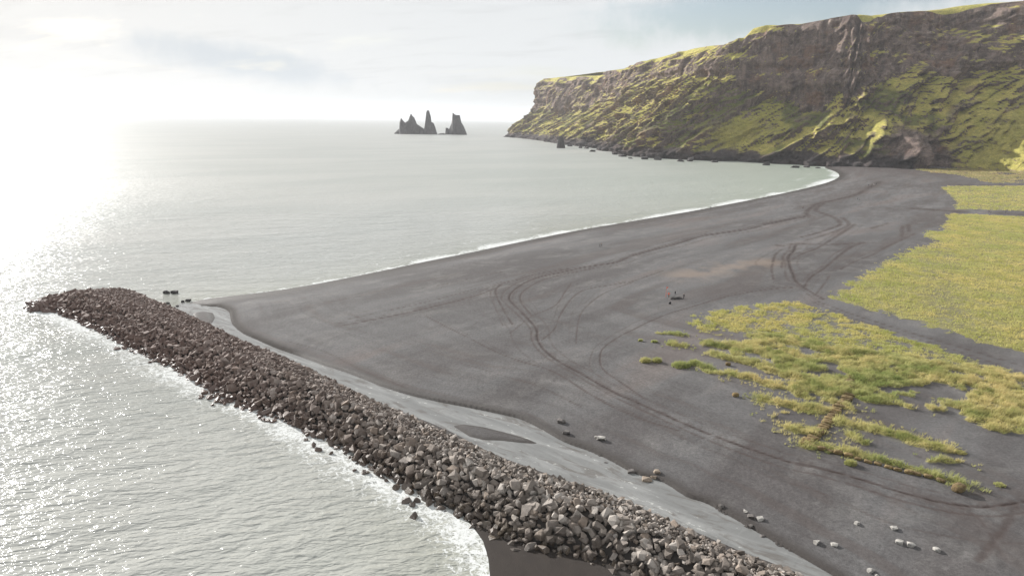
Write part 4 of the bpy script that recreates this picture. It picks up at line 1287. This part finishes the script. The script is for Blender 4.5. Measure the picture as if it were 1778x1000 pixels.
clump(1120, 628, 1.1, 0.9, 'leftmost round grass clump out on the black sand', 501)
clump(1140, 628, 0.9, 0.85, 'round grass clump just right of the leftmost one', 502)
clump(1182, 636, 1.9, 0.95, 'wide grass clump right of the two leftmost round clumps', 503, 150)
clump(1204, 633, 1.2, 1.0, 'pointed grass clump beside the wide one', 504)
clump(1476, 806, 0.75, 0.7, 'lone green grass tuft on sand below the bale row', 505)
clump(1112, 592, 0.5, 0.5, 'tiny grass tuft alone on sand left of the meadow wedge', 506, 40)
clump(1136, 594, 0.7, 0.5, 'small grass tuft right of the tiny one', 507, 50)
clump(1735, 842, 0.8, 0.35, 'low straw tuft right of the end bale', 508, 50)
clump(1665, 786, 1.0, 0.4, 'straw tuft on sand above the bottom bale row', 509, 60)

# ------------------------------------------------------------------ bales of straw and turf laid in rows
m_bale, t, b = material('weathered_straw')
oi = t.new('ShaderNodeObjectInfo').outputs['Random']
pos = t.new('ShaderNodeTexCoord').outputs['Object']
n1 = t.noise(t.mapping(pos, (2, 9, 9)), 1.5, 4, 0.7)
n2 = t.noise(pos, 2.2, 3, 0.6)
c = t.mix(t.ramp(n1, 0.3, 0.7), (0.08, 0.052, 0.024), (0.27, 0.19, 0.085))
c = t.mix(t.ramp(n2, 0.52, 0.68, 0, 0.7), c, (0.19, 0.20, 0.055))
c = t.mix(1.0, c, t.ramp(oi, 0, 1, 0.75, 1.25, False), 'MULTIPLY')
t.put(b.inputs['Base Color'], c)
b.inputs['Roughness'].default_value = 0.95
t.put(b.inputs['Normal'], t.bump(n1, 0.9, 0.08))


def bale_mesh(seed):
    r = np.random.default_rng(seed)
    n, m = 16, 9
    vs_, fs_ = [], []
    for j in range(m):
        ph = -math.pi / 2 + math.pi * j / (m - 1)
        for i in range(n):
            th = 2 * math.pi * i / n
            sg_ = lambda v, e: math.copysign(abs(v) ** e, v)
            x = sg_(math.cos(ph), 0.55) * sg_(math.cos(th), 0.5) * 0.62
            y = sg_(math.cos(ph), 0.55) * sg_(math.sin(th), 0.5) * 0.36
            z = sg_(math.sin(ph), 0.6) * 0.30
            k = 1 + r.normal(0, 0.055)
            vs_.append((x * k, y * k, z * k + 0.24))
    for j in range(m - 1):
        for i in range(n):
            fs_.append((j * n + i, j * n + (i + 1) % n, (j + 1) * n + (i + 1) % n, (j + 1) * n + i))
    me = mesh_from('straw_bale', np.array(vs_), np.array(fs_), True)
    me.materials.append(m_bale)
    return me


bms = [bale_mesh(i) for i in range(5)]


ORD = ['first', 'second', 'third', 'fourth', 'fifth', 'sixth', 'seventh', 'eighth', 'ninth', 'tenth', 'eleventh', 'twelfth', 'thirteenth', 'fourteenth', 'fifteenth',
       'sixteenth', 'seventeenth', 'eighteenth', 'nineteenth', 'twentieth', 'twenty-first', 'twenty-second', 'twenty-third', 'twenty-fourth', 'twenty-fifth',
       'twenty-sixth', 'twenty-seventh', 'twenty-eighth', 'twenty-ninth', 'thirtieth']


def bale_row(pts, step, label, group, sc, turn=math.pi / 2):
    line = np.array([ground_at(x, y)[:2] for x, y in pts])
    L = np.r_[0, np.cumsum(np.linalg.norm(np.diff(line, axis=0), axis=1))]
    n = int(L[-1] / step)
    a_ = 0.0
    for i in range(n + 1):
        s = min(i * step, L[-1])
        x, y = np.interp(s, L, line[:, 0]), np.interp(s, L, line[:, 1])
        x2, y2 = np.interp(s + 0.5, L, line[:, 0]), np.interp(s + 0.5, L, line[:, 1])
        if s + 0.5 < L[-1]: a_ = math.atan2(y2 - y, x2 - x)
        x += random.gauss(0, 0.10); y += random.gauss(0, 0.10)
        z = float(beach_height(np.array([x]), np.array([y]))[0][0])
        k = random.uniform(0.85, 1.18)
        link('straw_bale', bms[i % 5], None, loc=(x, y, z + 0.02), rot=(random.gauss(0, 0.10), random.gauss(0, 0.10), a_ + turn + random.gauss(0, 0.2)),
             scale=(k * sc[0], k * sc[1], k * sc[2] * random.uniform(0.85, 1.25)), label=label % ORD[i], category='bale', group=group)


bale_row([(1478, 655), (1471, 676)], 1.05, 'brown straw bale, %s from the top of the short upper run', 'bales in the short upper run', (1.2, 0.95, 0.9))
bale_row([(1474, 688), (1466, 700), (1452, 713), (1440, 730), (1428, 746), (1418, 758), (1402, 768)], 1.0, 'brown straw bale, %s from the top of the row climbing the dune grass', 'bales in the climbing row', (1.35, 0.95, 0.9))
bale_row([(1396, 772), (1420, 780), (1460, 789), (1500, 800), (1540, 812), (1580, 822), (1620, 832), (1648, 840)], 1.28, 'brown straw bale, %s from the left in the bottom row', 'bales in the bottom row', (0.95, 0.95, 0.85), 0.0)


def single_bale(px, py, k, label, rz):
    x, y, z = ground_at(px, py)
    link('straw_bale', bms[1], None, loc=(x, y, z), rot=(0, 0, rz), scale=(k, k * 1.2, k * 1.35), label=label, category='bale')


single_bale(1664, 852, 1.45, 'large golden round bale at the right end of the bottom row', 0.5)
single_bale(1277, 688, 0.95, 'lone brown bale on bare sand left of the dune grass', 0.2)
single_bale(1264, 634, 0.85, 'brown bale among the grass clumps near the left edge', -0.2)

# ------------------------------------------------------------------ people
def flat_mat(name, c, rough=0.8):
    m, t, b = material(name)
    n = t.noise(t.new('ShaderNodeTexCoord').outputs['Object'], 9.0, 3, 0.6)
    t.put(b.inputs['Base Color'], t.mix(1.0, c, t.ramp(n, 0.3, 0.7, 0.8, 1.2, False), 'MULTIPLY'))
    b.inputs['Roughness'].default_value = rough
    return m


m_skin = flat_mat('skin', (0.45, 0.28, 0.20))
m_hair = flat_mat('dark_hair', (0.03, 0.02, 0.015))
cloth = dict(black=flat_mat('black_cloth', (0.02, 0.02, 0.022)), navy=flat_mat('navy_cloth', (0.03, 0.04, 0.07)), orange=flat_mat('orange_red_cloth', (0.75, 0.10, 0.03)),
             grey=flat_mat('grey_cloth', (0.22, 0.22, 0.22)), white=flat_mat('white_cloth', (0.7, 0.7, 0.68)), brown=flat_mat('brown_cloth', (0.12, 0.08, 0.05)))


def person_mesh(stride, arm, crouch=0.0):
    J = {'pelvis': (0, 0, 0.95, .14, .10), 'waist': (0, 0, 1.10, .135, .10), 'chest': (0, 0.01, 1.32, .165, .11), 'neck': (0, 0, 1.47, .055, .055), 'head0': (0, 0.02, 1.58, .075, .085), 'head1': (0, 0.02, 1.70, .072, .085),
         'hipL': (-.10, 0, .88, .085, .085), 'kneeL': (-.11, .04 + stride, .50, .058, .058), 'ankL': (-.11, stride * 1.1, .09, .04, .04), 'toeL': (-.12, .16 + stride * 1.1, .035, .035, .03),
         'hipR': (.10, 0, .88, .085, .085), 'kneeR': (.11, .04 - stride * .4, .50, .058, .058), 'ankR': (.11, -stride * 1.2, .09, .04, .04), 'toeR': (.12, .16 - stride * 1.2, .035, .035, .03),
         'shL': (-.19, 0, 1.40, .065, .065), 'elL': (-.25, -.02 - arm * .2, 1.13, .045, .045), 'wrL': (-.25, .08, .90, .032, .032), 'hdL': (-.25, .10, .80, .035, .02),
         'shR': (.19, 0, 1.40, .065, .065), 'elR': (.25, -.02 + arm * .4, 1.13 + arm * .12, .045, .045), 'wrR': (.22, .08 + arm * .6, .90 + arm * .35, .032, .032), 'hdR': (.21, .10 + arm * .75, .82 + arm * .42, .035, .02)}
    E_ = [('pelvis', 'waist'), ('waist', 'chest'), ('chest', 'neck'), ('neck', 'head0'), ('head0', 'head1'), ('pelvis', 'hipL'), ('hipL', 'kneeL'), ('kneeL', 'ankL'), ('ankL', 'toeL'), ('pelvis', 'hipR'), ('hipR', 'kneeR'),
          ('kneeR', 'ankR'), ('ankR', 'toeR'), ('chest', 'shL'), ('shL', 'elL'), ('elL', 'wrL'), ('wrL', 'hdL'), ('chest', 'shR'), ('shR', 'elR'), ('elR', 'wrR'), ('wrR', 'hdR')]
    ks = list(J)
    me = bpy.data.meshes.new('person_skeleton')
    me.from_pydata([J[k][:3] for k in ks], [(ks.index(a), ks.index(b)) for a, b in E_], [])
    o = bpy.data.objects.new('tmp', me)
    col.objects.link(o)
    md = o.modifiers.new('skin', 'SKIN')
    for i, k in enumerate(ks):
        sv = me.skin_vertices[0].data[i]
        sv.radius = J[k][3:5]
        sv.use_root = (k == 'pelvis')
    o.modifiers.new('sub', 'SUBSURF').levels = 1
    dg = bpy.context.evaluated_depsgraph_get()
    ev = o.evaluated_get(dg)
    res = bpy.data.meshes.new_from_object(ev)
    bpy.data.objects.remove(o)
    res.name = 'person'
    for p in res.polygons: p.use_smooth = True
    return res


pm = [person_mesh(0.0, 0.1), person_mesh(0.17, 0.2), person_mesh(0.05, 0.9)]


def person(px, py, pose, top, legs, face, label, z=None, hood=False):
    x, y, zz_ = ground_at(px, py)
    me = pm[pose].copy()
    for m in (m_skin, cloth[top], cloth[legs], m_hair): me.materials.append(m)
    for p in me.polygons:
        c_ = p.center
        hand = abs(c_.x) > 0.17 and ((c_ - Vector((0.21, .10 + .75 * (0.1, 0.2, 0.9)[pose], .82 + .42 * (0.1, 0.2, 0.9)[pose]))).length < 0.10 or c_.z < 0.86)
        if c_.z > 1.50:
            p.material_index = 3 if (c_.z > 1.66 or c_.y < 0.0) else 0
            if hood and p.material_index == 3: p.material_index = 1
        elif hand and c_.z < 1.3: p.material_index = 0
        elif c_.z > 0.93 or abs(c_.x) > 0.21: p.material_index = 1
        else: p.material_index = 2
        if c_.z < 0.07: p.material_index = 3
    return link('person', me, None, loc=(x, y, zz_ + 0.03), rot=(0, 0, face), label=label, category='person')


person(1041.5, 429.5, 1, 'black', 'black', 1.2, 'left person of the dark clad pair walking near the surf')
person(1044.5, 429, 1, 'brown', 'black', 1.2, 'right person of the dark clad pair walking near the surf')
person(1161, 517.5, 2, 'orange', 'brown', -0.6, 'person in an orange red jacket beside the dark gear')
person(1172, 515.0, 0, 'black', 'grey', 0.6, 'person in black top and grey trousers behind the dark gear')
person(1187, 520, 0, 'black', 'black', 2.0, 'person all in black standing right of the dark gear')
person(1234, 363.5, 1, 'black', 'black', 0.3, 'single person at the edge of the surf')
person(1489, 348, 1, 'black', 'navy', 0.0, 'left person of the pair walking below the far group')
person(1492, 348.5, 1, 'grey', 'black', 0.0, 'right person of the pair walking below the far group')
person(1508, 323.5, 1, 'black', 'black', 0.0, 'leftmost person of the far group on the beach')
person(1513, 325.5, 1, 'navy', 'black', 0.8, 'front person of the far group on the beach')
person(1517, 323, 1, 'white', 'black', 0.4, 'person in a white top in the far group')
person(1522, 321, 1, 'black', 'navy', 0.2, 'person in dark clothes right of the white top in the far group')
person(1717, 370.5, 1, 'black', 'black', 1.6, 'left person of the pair on the path through the grass')
person(1720, 371, 1, 'navy', 'black', 1.6, 'right person of the pair on the path through the grass')
person(1746, 371.5, 1, 'black', 'black', 1.6, 'person alone on the path through the grass at far right')
person(1394, 363, 1, 'brown', 'black', 0.6, 'lone person on the sand above the tyre tracks')

# dark gear spread on the sand, a flag pole and a small bag
x, y, z = ground_at(1172, 517.5)
nx, ny = 44, 20
U_, W_ = np.meshgrid(np.linspace(-1, 1, nx), np.linspace(-1, 1, ny), indexing='ij')
rad = np.maximum(0, 1 - np.maximum(np.abs(U_) ** 3, np.abs(W_) ** 2.2))
Hh = 0.05 + rad ** 0.5 * (0.15 + 0.40 * fbm(U_ * 3 + 4, W_ * 2, 3, 801)) - 0.06 * (rad <= 0.01)
me = mesh_from('gear_pile', np.stack([(U_ * 1.9).ravel(), (W_ * 0.9 + 0.25 * np.sin(U_ * 3)).ravel(), Hh.ravel()], 1), grid_faces(nx, ny), True)
link('gear_pile', me, flat_mat('dark_canvas', (0.028, 0.024, 0.022)), loc=(x, y - 0.6, z), rot=(0, 0, 0.15), label='low dark heap of gear on the sand beside three people', category='gear')


def tube(V_, F_, p0, p1, r0, r1, n=8):
    p0, p1 = Vector(p0), Vector(p1)
    d = (p1 - p0).normalized()
    u = d.orthogonal().normalized(); v = d.cross(u)
    b0 = len(V_)
    for p, r in ((p0, r0), (p1, r1)):
        for i in range(n):
            a_ = 2 * math.pi * i / n
            V_.append(tuple(p + (u * math.cos(a_) + v * math.sin(a_)) * r))
    for i in range(n):
        F_.append((b0 + i, b0 + (i + 1) % n, b0 + n + (i + 1) % n, b0 + n + i))


x, y, z = ground_at(1156, 516)
fl = link('flag_pole', None, loc=(x, y, z), label='thin pole with a small red pennant by the orange jacket', category='pole')
V_, F_ = [], []
tube(V_, F_, (0, 0, -0.2), (0.04, 0, 3.0), 0.04, 0.025)
link('pole', mesh_from('pole', np.array(V_), np.array(F_), True), cloth['orange'], parent=fl)
u_ = np.linspace(0, 1, 8); g_, h_ = np.meshgrid(u_, np.linspace(0, 1, 4), indexing='ij')
front = np.stack([0.05 + g_.ravel() * 0.5, 0.10 * np.sin(g_.ravel() * 6), 2.95 - h_.ravel() * 0.4 * (1 - 0.7 * g_.ravel())], 1)
link('pennant', mesh_from('pennant', front, grid_faces(8, 4), True), cloth['orange'], parent=fl)
x, y, z = ground_at(1163, 528)
V_, F_ = hull_rock(40, 77)
V_ = V_ * np.array([0.75, 0.5, 0.8])
bag = link('bag', None, loc=(x, y, z), label='small dark bag lying alone in front of the gear', category='bag')
link('bag_body', mesh_from('bag_body', V_ + np.array([0, 0, 0.33]), F_, True), cloth['black'], parent=bag)
V_, F_ = [], []
pts_ = [Vector((0.2 * math.cos(a_), 0, 0.62 + 0.22 * math.sin(a_))) for a_ in np.linspace(0, math.pi, 7)]
for p0, p1 in zip(pts_[:-1], pts_[1:]): tube(V_, F_, p0, p1, 0.025, 0.025, 6)
link('strap', mesh_from('strap', np.array(V_), np.array(F_), True), cloth['grey'], parent=bag)

# ------------------------------------------------------------------ sea air
bm = bmesh.new()
bmesh.ops.create_cube(bm, size=1.0)
me = bpy.data.meshes.new('haze')
bm.to_mesh(me); bm.free()
hz = link('haze', me, None, loc=(0, 12000, 155), scale=(60000, 32000, 330), kind='stuff')
m_h = bpy.data.materials.new('sea_air')
m_h.use_nodes = True
h = NT(m_h.node_tree)
ho = h.new('ShaderNodeOutputMaterial')
pv = h.new('ShaderNodeVolumePrincipled')
pv.inputs['Color'].default_value = (0.93, 0.96, 1.0, 1)
pv.inputs['Density'].default_value = 0.00006
pv.inputs['Anisotropy'].default_value = 0.2
h.t.links.new(pv.outputs[0], ho.inputs['Volume'])
me.materials.append(m_h)
